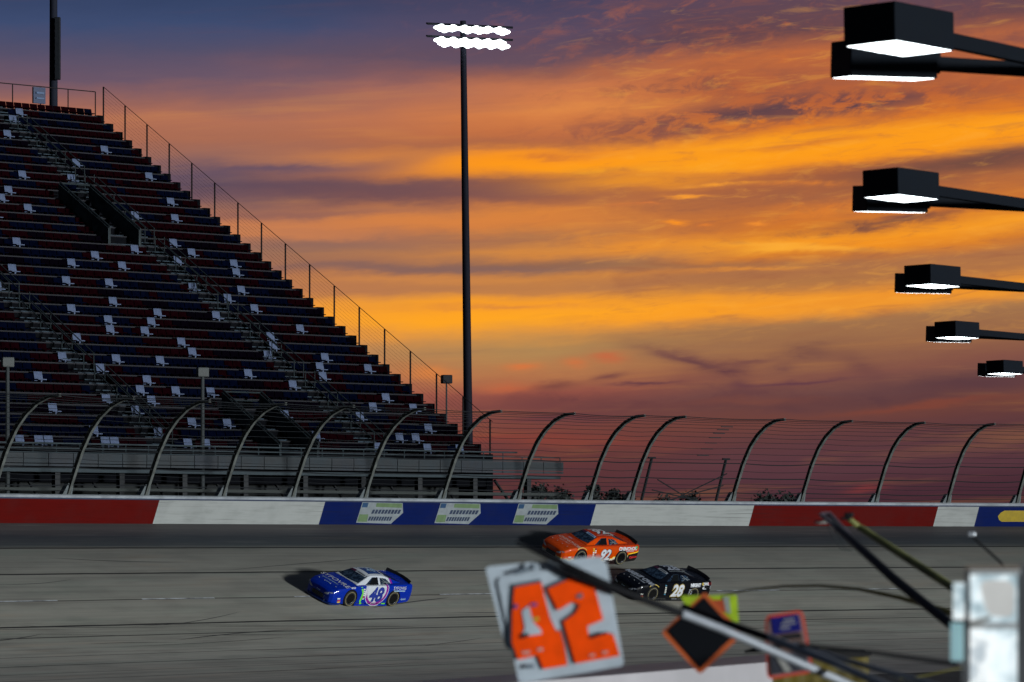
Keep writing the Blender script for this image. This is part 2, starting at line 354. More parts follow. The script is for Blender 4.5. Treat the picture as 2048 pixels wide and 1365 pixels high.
def wall_mat(name, col):
    m = bpy.data.materials.new(name); m.use_nodes = True; q = NT(m.node_tree); b = q.n['Principled BSDF']
    tcn = q.n.new('ShaderNodeTexCoord'); x, y, z = q.sep(tcn.outputs['Object'])
    a = q.noise(q.xyz(q.math('MULTIPLY', x, .5), q.math('MULTIPLY', y, .5), q.math('MULTIPLY', z, 9.0)), 1, 5, .65)
    g = q.noise(tcn.outputs['Object'], .6, 4, .6); k = q.noise(q.xyz(q.math('MULTIPLY', x, .12), q.math('MULTIPLY', y, .12), q.math('MULTIPLY', z, 14.0)), 1, 3, .6)
    c = q.mix(q.math('MULTIPLY', q.smooth(a, .45, .75), .35), col, tuple(v*.45 for v in col[:3])+(1,))
    c = q.mix(q.math('MULTIPLY', q.smooth(g, .4, .7), .12), c, (.02,.02,.02,1))
    c = q.mix(q.math('MULTIPLY', q.smooth(k, .62, .74), .55), c, (.012,.012,.012,1))
    q.inp(b.inputs['Base Color'], c); b.inputs['Roughness'].default_value = .8; b.inputs['Specular IOR Level'].default_value = .1
    return m
WM = {'red': wall_mat('wall_red', (.075,.0012,.0004,1)), 'white': wall_mat('wall_white', (.27,.285,.272,1)), 'blue': wall_mat('wall_blue', (.0001,.0062,.062,1))}
pans = [(-400,305,'red'),(305,637,'white'),(637,1180,'blue'),(1180,1497,'white'),(1497,1866,'red'),(1866,1948,'white'),(1948,2500,'blue')]
for a, e, cname in pans:
    bm = bmesh.new(); s1, s2 = s_at(a, 0, .83), s_at(e, 0, .83)
    sweep(bm, s1, s2, [(0,.80),(WH*LEAN,ztop-.10),(WH*LEAN-.5,ztop-.10),(-.5,.80)])
    to_obj(cname + '_wall_panel', bm, WM[cname], wall)
bm = bmesh.new(); sA, sB = s_at(-400, 0, .83), s_at(2500, 0, .83)
sweep(bm, sA, sB, [(WH*LEAN+.03,ztop-.10),(WH*LEAN+.07,ztop+.02),(WH*LEAN-.0,ztop+.05),(WH*LEAN-.55,ztop+.05),(WH*LEAN-.55,ztop-.10)])
to_obj('wall_cap', bm, mat('cap_white', (.20,.22,.24), .6, var=.25, scale=.8), wall)
bm = bmesh.new(); sweep(bm, sA, sB, [(WH*LEAN-.05,ztop+.05),(WH*LEAN-.05,ztop+.07),(WH*LEAN-.45,ztop+.08),(WH*LEAN-.45,ztop+.05)])
to_obj('wall_rail', bm, mat('rail_grey', (.12,.14,.15), .5, var=.3, scale=.6), wall)
bm = bmesh.new(); sweep(bm, sA, sB, [(WH*LEAN+.002,ztop-.17),(WH*LEAN+.035,ztop-.10),(WH*LEAN-.2,ztop-.10),(WH*LEAN-.2,ztop-.17)])
to_obj('cap_shadow_strip', bm, mat('cap_shadow_blue', (.02,.03,.06), .6), wall)  # shadow line under the cap, put in as a dark blue strip
# logos on the blue panels: slanted white plate, green corner and unreadable dark lettering bars
def on_wall(s, h, off=.012):                                # point on the wall face, h 0..1
    p = WH*LEAN*h; n2 = frame(s)[2]; v = W(s, p, .80 + (WH-.10+.03)*h); nn = Vector((n2.x, n2.y, -LEAN)).normalized()
    return v - wall_o + nn*off
def wall_poly(bm, s, pts, off, mi):
    vs = [bm.verts.new(on_wall(s+a, h, off)) for a, h in pts]; f = bm.faces.new(vs); f.material_index = mi
font_cache = {}
def text_bm(txt, size=1.0, bold=.0, shear=0.0, cuts=0, space=1.0):
    cu = bpy.data.curves.new('txt', 'FONT'); cu.body = txt; cu.size = size; cu.offset = bold; cu.shear = shear; cu.align_x = 'CENTER'; cu.align_y = 'CENTER'; cu.space_character = space
    cu.resolution_u = 3; cu.fill_mode = 'FRONT'
    o = bpy.data.objects.new('txt', cu); COL.objects.link(o); dg = bpy.context.evaluated_depsgraph_get()
    me = bpy.data.meshes.new_from_object(o.evaluated_get(dg)); bpy.data.objects.remove(o); bpy.data.curves.remove(cu)
    bm = bmesh.new(); bm.from_mesh(me); bpy.data.meshes.remove(me)
    bmesh.ops.remove_doubles(bm, verts=bm.verts[:], dist=1e-5)
    if cuts:
        lo = min(v.co.y for v in bm.verts); hi = max(v.co.y for v in bm.verts)
        for i in range(1, cuts):
            bmesh.ops.bisect_plane(bm, geom=bm.verts[:]+bm.edges[:]+bm.faces[:], plane_co=(0, lo+(hi-lo)*i/cuts, 0), plane_no=(0,1,0))
        lo = min(v.co.x for v in bm.verts); hi = max(v.co.x for v in bm.verts); k = max(2, int((hi-lo)/.12))
        for i in range(1, k):
            bmesh.ops.bisect_plane(bm, geom=bm.verts[:]+bm.edges[:]+bm.faces[:], plane_co=(lo+(hi-lo)*i/k, 0, 0), plane_no=(1,0,0))
    return bm
M['lettering'] = mat('logo_blue', (.008,.02,.05), .7)
M['lgreen'] = mat('logo_green', (.085,.14,.06), .7); M['lwhite'] = mat('logo_white', (.17,.195,.205), .7); M['lblue'] = mat('logo_midblue', (.005,.04,.10), .7)
for px in (754, 910, 1066):
    s = s_at(px, 0, .83); bm = bmesh.new(); u = 1.72
    P4 = lambda pts: pts
    wall_poly(bm, s, [(-u*.95,.10),(u*.58,.06),(u*.98,.52),(u*.84,.93),(-u*.93,.95)], .012, 0)
    wall_poly(bm, s, [(-u*.91,.14),(-u*.50,.14),(-u*.52,.45),(-u*.91,.45)], .020, 1)
    wall_poly(bm, s, [(-u*.30,.76),(u*.86,.73),(u*.82,.91),(-u*.30,.92)], .020, 1)
    wall_poly(bm, s, [(-u*.90,.74),(-u*.66,.74),(-u*.66,.93),(-u*.90,.93)], .020, 3)
    for (hy, x0, x1) in ((.56,-.42,.86),(.27,-.48,.55)):
        n = 9
        for k in range(n):
            a = x0 + (x1-x0)*k/n; wd = (x1-x0)/n*.74; sl = .06
            wall_poly(bm, s, [(u*(a),hy-.08),(u*(a+wd),hy-.08),(u*(a+wd)+sl,hy+.09),(u*a+sl,hy+.09)], .020, 2)
    to_obj('wall_logo', bm, [M['lwhite'], M['lgreen'], M['lettering'], M['lblue']], wall)
s = s_at(2050, 0, .83); bm = bmesh.new()
pts = [(2.6,.25),(2.6,.78),(-1.9,.78),(-2.15,.68),(-2.3,.52),(-2.15,.34),(-1.9,.25)]
wall_poly(bm, s, pts, .012, 0)
wall_poly(bm, s, [(-1.6,.42),(-.3,.42),(-.3,.62),(-1.6,.62)], .02, 1)
to_obj('wall_logo', bm, [mat('logo_yellow', (.27,.19,.004), .7), mat('logo_brown', (.13,.09,.01), .7)], wall)

# ------------------------------------------------------------------ catch fence
PB = WH*LEAN - .25
FP = [(PB,ztop+.05),(PB+.50,3.35),(PB+1.02,4.45),(PB+1.70,5.5),(PB+2.35,6.15),(PB+3.15,6.68),(PB+4.0,6.98),(PB+4.75,7.02)]
def fprof(t):                                                # t = height above the wall top along the post, 0..1
    k = t*(len(FP)-1); i = min(int(k), len(FP)-2); f = k-i
    return (FP[i][0]+(FP[i+1][0]-FP[i][0])*f, FP[i][1]+(FP[i+1][1]-FP[i][1])*f)
def fz(z):
    for (a, za), (b_, zb) in zip(FP, FP[1:]):
        if za <= z <= zb: return a+(b_-a)*(z-za)/(zb-za)
    return FP[0][0] if z < FP[0][1] else FP[-1][0]
fence = tag(empty('catch_fence', W(0, PB, ztop)), 'curved steel catch fence with leaning posts and cables on top of the track wall', 'fence')
fo = Vector(fence.location)
tips = [-30,120,268,420,572,708,850,1003,1150,1290,1372,1570,1705,1850,1990,2125]
posts_s = []
for px in tips:
    s = s_at(px, *FP[-1]); posts_s.append(s)
    c, tn, n2 = frame(s); up3 = (tn.x, tn.y, 0)
    bm = bmesh.new(); pts = []
    for i in range(25):
        p, z = fprof(i/24); pts.append(W(s, p, z) - fo)
    # I-beam shaped post: two flanges and a web
    for (o1, wd, th) in ((-.10,.17,.025),(.10,.17,.025),(0,.03,.20)):
        rings = []
        for i, p in enumerate(pts):
            d = (pts[min(i+1, 24)] - pts[max(i-1, 0)]).normalized(); tv = Vector((tn.x, tn.y, 0)); nv = d.cross(tv).normalized()
            tap = 1.0 - .45*max(0, (i-12)/12)
            rings.append([bm.verts.new(p + nv*(o1*tap+a*th/2*(tap if th > .1 else 1)) + tv*(b_*wd/2)) for a, b_ in ((-1,-1),(1,-1),(1,1),(-1,1))])
        for i in range(24):
            for k in range(4): bm.faces.new((rings[i][k], rings[i][(k+1)%4], rings[i+1][(k+1)%4], rings[i+1][k]))
        bm.faces.new(rings[0][::-1]); bm.faces.new(rings[-1])
    po = to_obj('fence_post', bm, M['fence_post'], fence)
    bm = bmesh.new(); rz = math.atan2(tn.y, tn.x)
    prism(bm, [W(s-.38, PB+.05, ztop+.06)-fo, W(s+.28, PB+.05, ztop+.06)-fo, W(s+.20, PB+.25, ztop+.62)-fo, W(s-.16, PB+.25, ztop+.62)-fo], (n2.x, n2.y, 0), .30)
    to_obj('base_bracket', bm, mat('bracket', (.08,.095,.10), .7), po)
cab = [(2.50,.018),(2.78,.028),(3.08,.014),(3.30,.014),(3.62,.030),(4.05,.014),(4.50,.030),(4.72,.014),(5.05,.013),(5.40,.013),(5.72,.013),(6.0,.013),(6.25,.013),(6.47,.013),(6.66,.014),(6.80,.014),(6.9,.014),(6.98,.016),(7.02,.022)]
sF0, sF1 = posts_s[0]-8, posts_s[-1]+6
for z, r in cab:
    bm = bmesh.new(); N = 110; pts = []
    p = fz(z)
    if z >= 7.0: p = FP[-1][0]
    for i in range(N+1):
        s = sF0 + (sF1-sF0)*i/N
        k = bisect.bisect(posts_s, s); sag = 0
        if 0 < k < len(posts_s):
            f = (s-posts_s[k-1])/(posts_s[k]-posts_s[k-1]); sag = -.05*4*f*(1-f)*(1 + .8*math.sin(k*2.7+z*3))
        pts.append(W(s, p, z+sag)-fo)
    tube(bm, pts, r, 5)
    to_obj('cable', bm, M['cable'], fence)
# gate frame with diagonal braces in the long bay
for a, e in ((1283,1316),(1432,1464)):
    bm = bmesh.new(); s = s_at(a, PB, ztop+.1); tube(bm, [W(s, PB, ztop+.1)-fo, W(s, PB+.9, 4.75)-fo], .09, 6)
    tube(bm, [W(s-.28, PB+.9, 4.75)-fo, W(s+.28, PB+.9, 4.75)-fo], .06, 6); to_obj('gate_post', bm, M['cable'], fence)
sg0, sg1 = s_at(1290, PB, ztop), s_at(1440, PB, ztop)
for (u0, z0, u1, z1) in ((.35,2.3,.98,3.9),(.30,2.3,.98,3.2),(.62,2.3,.08,3.5),(.70,2.3,.05,2.9)):
    bm = bmesh.new(); tube(bm, [W(sg0+(sg1-sg0)*u0, fz(z0), z0)-fo, W(sg0+(sg1-sg0)*u1, fz(z1), z1)-fo], .035, 6); to_obj('gate_brace', bm, M['cable'], fence)
# cable clamps in the long bay
bm = bmesh.new()
for k, z in enumerate((4.98,5.36,5.70,6.0,6.25,6.45,6.62)):
    s = s_at(1406 + k*8, fz(z), z); bx(bm, W(s, fz(z), z-.05)-fo, (.9,.05,.05), math.atan2(frame(s)[1].y, frame(s)[1].x))
to_obj('cable_clamps', bm, M['cable'], fence)

# ------------------------------------------------------------------ grandstand
TH = R(42); T2 = Vector((math.cos(TH), math.sin(TH), 0)); N2 = Vector((-math.sin(TH), math.cos(TH), 0))
G0 = PX(972, 912, 228); NR = 38
TREAD, RISE = 40.6/39, (29.1-4.93)/39
def GP(s, k, dz=0, dd=0):                                   # s metres along the row to the left of the end, row k
    return G0 - T2*s + N2*(TREAD*k+dd) + Vector((0,0,RISE*k+dz))
stand = tag(empty('grandstand', G0), 'large dark grandstand of maroon and navy seats rising on the left behind the track wall', 'grandstand')
RZ = math.atan2(T2.y, T2.x); go = Vector(stand.location); LEN = 62
def row_px(px, k, dz=0):
    lo, hi = -5.0, 75.0
    for _ in range(40):
        mm = (lo+hi)/2
        if proj(GP(mm, k, dz))[0] > px: lo = mm
        else: hi = mm
    return (lo+hi)/2
def locate(px, py, dz=.30):
    best = None
    for k in range(NR):
        s = row_px(px, k, dz); e = abs(proj(GP(s, k, dz))[1]-py)
        if best is None or e < best[0]: best = (e, s, k)
    return best[1], best[2]
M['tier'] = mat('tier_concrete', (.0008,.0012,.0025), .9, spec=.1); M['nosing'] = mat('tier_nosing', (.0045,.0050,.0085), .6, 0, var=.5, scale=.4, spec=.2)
aisles = [row_px(760, 0), row_px(290, 2)]
aisles = [aisles[0], aisles[1], aisles[1] + (aisles[1]-aisles[0])]
AW = .75
bm = bmesh.new()
for k in range(NR):
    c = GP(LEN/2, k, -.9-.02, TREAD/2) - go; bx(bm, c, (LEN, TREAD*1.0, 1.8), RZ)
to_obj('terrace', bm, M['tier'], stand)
bm = bmesh.new()
for k in range(NR):
    bx(bm, GP(LEN/2, k, .0, .0)-go, (LEN, .06, .07), RZ)
to_obj('terrace_edges', bm, M['nosing'], stand)
# seats
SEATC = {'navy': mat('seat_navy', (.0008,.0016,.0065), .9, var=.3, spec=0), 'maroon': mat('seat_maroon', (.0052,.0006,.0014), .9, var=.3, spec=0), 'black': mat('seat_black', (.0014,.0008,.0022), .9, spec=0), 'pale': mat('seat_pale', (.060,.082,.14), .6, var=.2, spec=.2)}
def seat_bm(bm, o, mi=0, wd=.46):
    box(bm, Matrix.Translation(o) @ Matrix.Rotation(RZ, 4, 'Z') @ Matrix.Translation((0,.34,.20)), wd, .40, .05, mi)
    box(bm, Matrix.Translation(o) @ Matrix.Rotation(RZ, 4, 'Z') @ Matrix.Translation((0,.60,.33)) @ Matrix.Rotation(R(-14),4,'X'), wd, .05, .42, mi)
    box(bm, Matrix.Translation(o) @ Matrix.Rotation(RZ, 4, 'Z') @ Matrix.Translation((0,.40,.08)), .08, .3, .2, mi)
pale = [(43,222),(41,238),(27,270),(213,297),(169,327),(157,357),(57,350),(32,383),(303,351),(345,404),(10,400),(60,420),(8,434),(277,433),(356,438),(212,413),(354,490),(43,490),(280,499),(368,524),(201,515),(154,531),(254,536),(33,544),(395,509),(141,568),(229,572),(394,581),(5,580),(151,620),(233,606),(324,627),(224,640),(227,656),(311,643),(297,660),(158,673),(369,681),(486,530),(488,549),(499,584),(466,600),(521,620),(438,631),(614,655),(550,670),(559,703),(546,721),(665,723),(653,741),(660,760),(506,754),(752,743),(427,789),(594,774),(788,798),(761,815),(579,829),(731,833),(876,851),(845,869),(818,888),(763,888),(634,902),(642,866),(433,882),(460,844),(843,814),(402,715),(145,707),(252,712),(329,731),(208,745),(395,715),(85,760),(299,766),(284,783),(357,786),(218,800),(309,803),(276,821),(389,841),(196,858),(335,860),(118,876),(58,894),(218,896),(90,919),(244,919),(389,919),(940,905),(860,915),(120,820)]
PITCH = .62
taken = set(); pale_cells = []
for px, py in pale:
    s, k = locate(px, py); c = int(s/PITCH)
    if (k, c) in taken: continue
    taken.add((k, c)); pale_cells.append((k, c))
bms = bmesh.new(); seat_bm(bms, Vector((0,0,0)), 0, .56); box(bms, Matrix.Rotation(RZ, 4, 'Z') @ Matrix.Translation((0,.585,.40)) @ Matrix.Rotation(R(-14),4,'X'), .56, .055, .50, 0)
sm = bpy.data.meshes.new('pale_seat'); bms.to_mesh(sm); bms.free(); sm.materials.append(SEATC['pale'])
for (k, c) in pale_cells[:100]:
    o = bpy.data.objects.new('pale_seat', sm); COL.objects.link(o); o.parent = stand; o.location = GP((c+.5)*PITCH, k) - go
VOM = [(locate(190, 430), 2.3, 5), (locate(530, 858), 2.7, 4)]
def blocked(s, k):
    for a in aisles:
        if abs(s-a) < AW: return True
    for (vs, vk), wd, nh in VOM:
        if abs(s-vs) < wd/2 and vk-nh//2-1 <= k <= vk+nh//2: return True
    return False
bm = bmesh.new(); keys = ['navy','maroon','black']; near = []
for k in range(NR):
    run = 0; mi = 0
    for c in range(int(LEN/PITCH)):
        s = (c+.5)*PITCH
        if run <= 0: run = random.choice((1,1,2,3,4)); mi = random.choice((0,0,1,1,1,2))
        run -= 1
        if (k, c) in taken or blocked(s, k): continue
        if proj(GP(s, k))[0] < -60: continue
        if k < 3 and len(near) < 100 and s < 34: near.append((s, k, mi)); continue
        seat_bm(bm, GP(s, k)-go, mi, .56)
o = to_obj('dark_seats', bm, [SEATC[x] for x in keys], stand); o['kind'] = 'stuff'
sms = []
for x in keys:
    b2 = bmesh.new(); seat_bm(b2, Vector((0,0,0)), 0, .56); me = bpy.data.meshes.new('seat'); b2.to_mesh(me); b2.free(); me.materials.append(SEATC[x]); sms.append(me)
for s, k, mi in near:
    o = bpy.data.objects.new('seat', sms[mi]); COL.objects.link(o); o.parent = stand; o.location = GP(s, k)-go
# aisles: pale steps and hand rails
M['step'] = mat('aisle_step', (.015,.026,.036), .7, var=.6, scale=1.2, spec=.2); M['rail'] = mat('hand_rail', (.018,.026,.029), .6, .0, spec=.2)
for a in aisles:
    bm = bmesh.new()
    for k in range(NR):
        bx(bm, GP(a, k, .05, TREAD*.25)-go, (1.35, .30, .12), RZ); bx(bm, GP(a, k, .29, TREAD*.72)-go, (1.35, .46, .06), RZ)
    to_obj('aisle_steps', bm, M['step'], stand)
    for side in (-.62, .08):
        for k0 in range(0, NR-6, 7):
            bm = bmesh.new()
            for hh in (.55, .95): tube(bm, [GP(a+side, k0+.4, hh)-go, GP(a+side, k0+6.2, hh)-go], .035, 5)
            for k in range(k0, k0+7, 2): tube(bm, [GP(a+side, k+.4, .0)-go, GP(a+side, k+.4, .98)-go], .03, 5)
            to_obj('hand_rail', bm, M['rail'], stand)
# tunnel mouths (vomitories) with sloping parapets
for (vs, vk), wd, nh in VOM:
    bm = bmesh.new()
    a0, a1 = vs-wd/2, vs+wd/2; kb, kt = vk-nh//2-1, vk+nh//2
    for a in (a0, a1):
        pts = [GP(a, kb, 1.0)-go, GP(a, kb, -.2)-go, GP(a, kt, .0)-go, GP(a, kt, .95)-go]
        prism(bm, pts, T2, .12)
    to_obj('tunnel_parapet', bm, mat('parapet', (.020,.030,.034), .7, var=.6, scale=1.5, spec=.2), stand)
    bm = bmesh.new(); tube(bm, [GP(a0, kt, .98)-go, GP(a1, kt, .98)-go], .05, 6); tube(bm, [GP(a0, kt, .5)-go, GP(a1, kt, .5)-go], .03, 6)
    for a in (a0, a1): tube(bm, [GP(a, kt, 1.05)-go, GP(a, kb, 1.08)-go, GP(a, kb, -.4)-go], .05, 6)
    to_obj('tunnel_rail', bm, M['rail'], stand)
    bm = bmesh.new()
    for k in range(kb, kt): bx(bm, GP(vs, k, .06, TREAD*.4)-go, (wd-.3, .34, .10), RZ)
    to_obj('tunnel_steps', bm, M['step'], stand)
# side railing down the right hand end: posts, top rail and mesh panels
M['siderail'] = mat('side_rail', (.012,.010,.010), .8, spec=.15)
bm = bmesh.new()
tube(bm, [GP(-.5, 0, 2.0)-go, GP(-.5, NR-1, 2.0)-go], .022, 5)
to_obj('side_rail', bm, M['siderail'], stand)
for i in range(17):
    k = 37 - i*2.3
    if k < 0: break
    bm = bmesh.new(); tube(bm, [GP(-.5, k, -.6)-go, GP(-.5, k, 2.0)-go], .055, 5); to_obj('side_post', bm, M['siderail'], stand)
bm = bmesh.new()                                            # wire mesh between the posts
for j in range(1, 9): tube(bm, [GP(-.5, 0, 2.0*j/9)-go, GP(-.5, NR-1, 2.0*j/9)-go], .006, 3, cap=False)
to_obj('side_mesh', bm, M['siderail'], stand)
# stepped dark end wall below the railing
bm = bmesh.new()
for k in range(NR): bx(bm, GP(-.3, k, -3.0+.1, TREAD/2)-go, (.5, TREAD, 6.0), RZ)
to_obj('end_wall', bm, M['tier'], stand)
# back railing
bm = bmesh.new(); 
for h in (1.75,): tube(bm, [GP(-.5, NR-1, h, .9)-go, GP(LEN, NR-1, h, .9)-go], .035, 5)
to_obj('back_rail', bm, M['siderail'], stand)
for i in range(14):
    bm = bmesh.new(); a = -.5 + i*2.2; tube(bm, [GP(a, NR-1, -.3, .9)-go, GP(a, NR-1, 1.75, .9)-go], .04, 5); to_obj('back_post', bm, M['siderail'], stand)
bm = bmesh.new(); a = row_px(92, NR-1); bx(bm, GP(a, NR-1, 1.15, .8)-go, (.95,.15,1.05), RZ)
bx(bm, GP(a, NR-1, 1.30, .68)-go, (.6,.1,.12), RZ, 1); bx(bm, GP(a, NR-1, .95, .68)-go, (.6,.1,.10), RZ, 1)
to_obj('rail_sign', bm, [mat('sign_navy', (.008,.02,.06), .6), mat('sign_mark', (.04,.08,.16), .6)], stand)
# front walkway: deck, fascia, railing and supports
bm = bmesh.new(); bx(bm, GP(LEN/2-2.0, 0, -1.25, -1.0)-go, (LEN+4.0, 2.2, .20), RZ); to_obj('walkway', bm, M['alu'], stand)
for i in range(34):
    bm = bmesh.new(); a = -3.4 + i*1.6
    bx(bm, GP(a, 0, -.62, -2.12)-go, (1.56, .05, .52), RZ); bx(bm, GP(a, 0, -.98, -2.10)-go, (1.56, .07, .12), RZ)
    to_obj('fascia_panel', bm, mat('fascia', (.005+.003*random.random(),.011+.003*random.random(),.017+.003*random.random()), .7, 0, var=.35, scale=1.1) if i < 6 else bpy.data.materials['fascia'+('' if i%6 == 0 else '.00%d' % (i%6))], stand)
bm = bmesh.new()
for h, r in ((.16,.05),(-.10,.035),(-.32,.03)): tube(bm, [GP(-3.9 if h < .1 else -.5, 0, h, -2.15)-go, GP(LEN, 0, h, -2.15)-go], r, 5)
for i in range(38): a = -3.9 + i*1.5; tube(bm, [GP(a, 0, -.35, -2.15)-go, GP(a, 0, .16 if i > 2 else -.1, -2.15)-go], .03, 5)
to_obj('walkway_rail', bm, M['alu'], stand)
for i in range(13):
    bm = bmesh.new(); a = -2.0 + i*4.2; c = GP(a, 0, 0, -1.4); h = c.z-1.2
    bx(bm, Vector((c.x, c.y, h/2))-go, (.32,.32,h), RZ); c2 = GP(a, 0, 0, 1.5); tube(bm, [Vector((c.x,c.y,h-3))-go, Vector((c2.x,c2.y,h-.2))-go], .09, 5)
    to_obj('support_column', bm, M['dark_concrete'], stand)
bm = bmesh.new(); bx(bm, GP(LEN/2+.5, 0, 0, 2.0)*1 + Vector((0,0,-6))-go, (LEN, .3, 11), RZ); to_obj('under_wall', bm, mat('under_dark', (.006,.008,.008), .9), stand)
bm = bmesh.new(); bx(bm, GP(LEN/2-1.5, 0, -2.25, -1.9)-go, (LEN+5, .12, .16), RZ); bx(bm, GP(LEN/2-1.5, 0, -2.8, -1.9)-go, (LEN+5, .10, .10), RZ)
to_obj('lower_beam', bm, mat('beam_olive', (.022,.028,.026), .8), stand)

# ------------------------------------------------------------------ floodlight tower
def floodtower():
    Yt = 292.0; top = PX(926, 85, Yt); bot = PX(938, 905, Yt)
    t_ = tag(empty('floodlight_tower', (bot.x, bot.y, 0)), 'tall slim floodlight tower with two glowing rows of lamps beyond the grandstand end', 'floodlight tower')
    o = Vector(t_.location); bm = bmesh.new()
    tube(bm, [Vector((bot.x, bot.y, 0))-o, Vector((bot.x-.05, bot.y, 14))-o, top-o+Vector((0,0,1.6))], [.42,.34,.22], 12); to_obj('pole', bm, mat('tower_pole', (.005,.006,.012), .8, spec=.15), t_, True)
    rz = R(20); ax = Vector((math.cos(rz), math.sin(rz), 0)); fr = Vector((math.sin(rz), -math.cos(rz), 0))
    for row, (zc, n, py) in enumerate(((0,6,61),(0,6,86))):
        base = PX(940, py, Yt) - o
        bm = bmesh.new(); tube(bm, [base-ax*3.4+Vector((0,0,.35)), base+ax*3.4+Vector((0,0,.35))], .09, 6); tube(bm, [base-ax*3.3-fr*.5+Vector((0,0,.45)), base+ax*3.3-fr*.5+Vector((0,0,.45))], .06, 6)
        for k in range(n): tube(bm, [base+ax*(k-2.5-0)*.92-fr*.5+Vector((0,0,.45)), base+ax*(k-2.5-0)*.92+fr*.2+Vector((0,0,.35))], .04, 5)
        to_obj('crossarm', bm, M['black'], t_)
        for k in range(n):
            for sub in (0, 1):
                c = base + ax*((k-2.5-0)*.92 + (.15 if sub else -.1)) + fr*(.30+.16*sub) + Vector((0,0,.06-.26*sub*(.45 if row == 0 else 1)))
                if sub and row == 0 and k in (1,4): continue
                m4 = Matrix.Translation(c) @ Matrix.Rotation(rz, 4, 'Z') @ Matrix.Rotation(R(-52), 4, 'X')
                bm = bmesh.new(); bmesh.ops.create_cone(bm, segments=14, radius1=.34, radius2=.16, depth=.36, cap_ends=True, matrix=m4 @ Matrix.Translation((0,0,.19)))
                fl = to_obj('floodlight', bm, M['black'], t_, True)
                bm = bmesh.new(); bmesh.ops.create_cone(bm, segments=16, radius1=.32, radius2=.32, depth=.03, cap_ends=True, matrix=m4 @ Matrix.Translation((0,0,-.02)))
                bmesh.ops.create_uvsphere(bm, u_segments=12, v_segments=6, radius=.32, matrix=m4 @ Matrix.Translation((0,0,-.02)) @ Matrix.Diagonal((1.9,.70,.5,1)))
                to_obj('lens', bm, M['lens'], fl, True)
floodtower()
# second mast behind the top of the stand
b0 = PX(107, 240, 275); mast = tag(empty('antenna_mast', (b0.x, b0.y, 0)), 'slim mast with a long dark box behind the top of the grandstand', 'mast')
mo = Vector(mast.location); bm = bmesh.new(); tube(bm, [(0,0,0),(0,0,b0.z+12)], [.42,.26], 12); to_obj('pole', bm, mat('mast_grey', (.008,.010,.018), .8, spec=.15), mast, True)
bm = bmesh.new(); a = PX(115, 35, 274.4); e = PX(115, 160, 274.4); bx(bm, (a+e)/2-mo, (.42,.35,(a-e).length), 0, bev=.05)
for k in range(9): bx(bm, (a*(1-k/9)+e*(k/9))-mo+Vector((0,-.19,-.25)), (.30,.04,.30))
to_obj('line_array', bm, M['black'], mast)

# small speaker poles between wall and stand
for px, py, Yd, lab in ((15,725,204,'pale boxed loudspeaker pole at the far left edge in front of the stand'), (405,745,214,'pale boxed loudspeaker pole in front of the middle of the stand'), (893,759,236,'dark loudspeaker pole against the orange sky at the right end of the stand')):
    tp = PX(px, py, Yd); sp = tag(empty('speaker_pole', (tp.x, tp.y, 0)), lab, 'speaker pole', 'loudspeaker poles along the stand')
    bm = bmesh.new(); tube(bm, [(0,0,0),(0,0,tp.z-.2)], [.16,.10] if px < 800 else [.06,.05], 8); to_obj('pole', bm, M['steel'], sp, True)
    bm = bmesh.new(); bx(bm, (0,0,tp.z), (.62,.5,.52), R(20), bev=.05); bx(bm, (0,-.27,tp.z), (.42,.05,.34), R(20)); to_obj('speaker_box', bm, mat('speaker_pale', (.05,.057,.055), .7) if px < 800 else M['black'], sp)  # end box is the same kind; its silhouette against the sky is painted black

# ------------------------------------------------------------------ trees far behind the fence
leaf = mat('foliage_dark', (.006,.010,.008), .8, var=.5, scale=.5); bark = mat('bark', (.05,.035,.025), .9)
trees = [(1078,968,60,'broad dark tree just right of the grandstand end'),(1120,980,36,'low round tree beside the broad one near the stand end'),(1192,966,40,'dark tree behind the left foot of the third fence post after the tower'),(1232,974,34,'smaller dark tree right of the clump beside the fence gate'),(1330,990,34,'very low treetop inside the fence gate bay'),(1380,986,40,'low wide treetop under the gate brace'),(1530,988,40,'low treetop left of a fence foot in the right half'),(1572,982,36,'taller treetop touching the fence foot in the right half')]
for i, (px, py, wpx, lab) in enumerate(trees):
    Yd = 400 + 12*(i % 3); top = PX(px, py, Yd); wd = wpx/F*Yd*1.2; H = top.z
    tr = tag(empty('tree', (top.x, top.y, 0)), lab, 'tree', 'trees beyond the fence')
    bm = bmesh.new(); tube(bm, [(0,0,0),(.1,0,H*.35),(0,.1,H*.62)], [.38,.26,.14], 8)
    for k in range(6):
        an = k*1.05; tube(bm, [(0,0,H*(.34+.04*k)),(math.cos(an)*wd*.3, math.sin(an)*wd*.3, H*(.58+.04*k))], [.12,.04], 5)
    to_obj('trunk', bm, bark, tr, True)
    bm = bmesh.new(); cl = [(random.gauss(0, wd*.24), random.gauss(0, wd*.24), H*random.uniform(.5,.99), random.uniform(.7,1.5)) for _ in range(26)]
    for cx, cy, cz, cr in cl:
        f_ = max(0, 1-abs(cx)/(wd*.62)); cz = min(cz, H*(.80+.20*f_)-cr*.5)
        for _ in range(95):
            d = Vector((random.gauss(0,1), random.gauss(0,1), random.gauss(0,.7))).normalized()*cr*random.uniform(.5,1.05)
            c = Vector((cx,cy,cz)) + d; u = Vector((random.gauss(0,1),random.gauss(0,1),random.gauss(0,1))).normalized(); v = u.cross(d).normalized(); sz = random.uniform(.14,.30)
            bm.faces.new([bm.verts.new(c + u*sz), bm.verts.new(c + v*sz*.6), bm.verts.new(c - u*sz), bm.verts.new(c - v*sz*.6)])
    to_obj('crown', bm, leaf, tr)

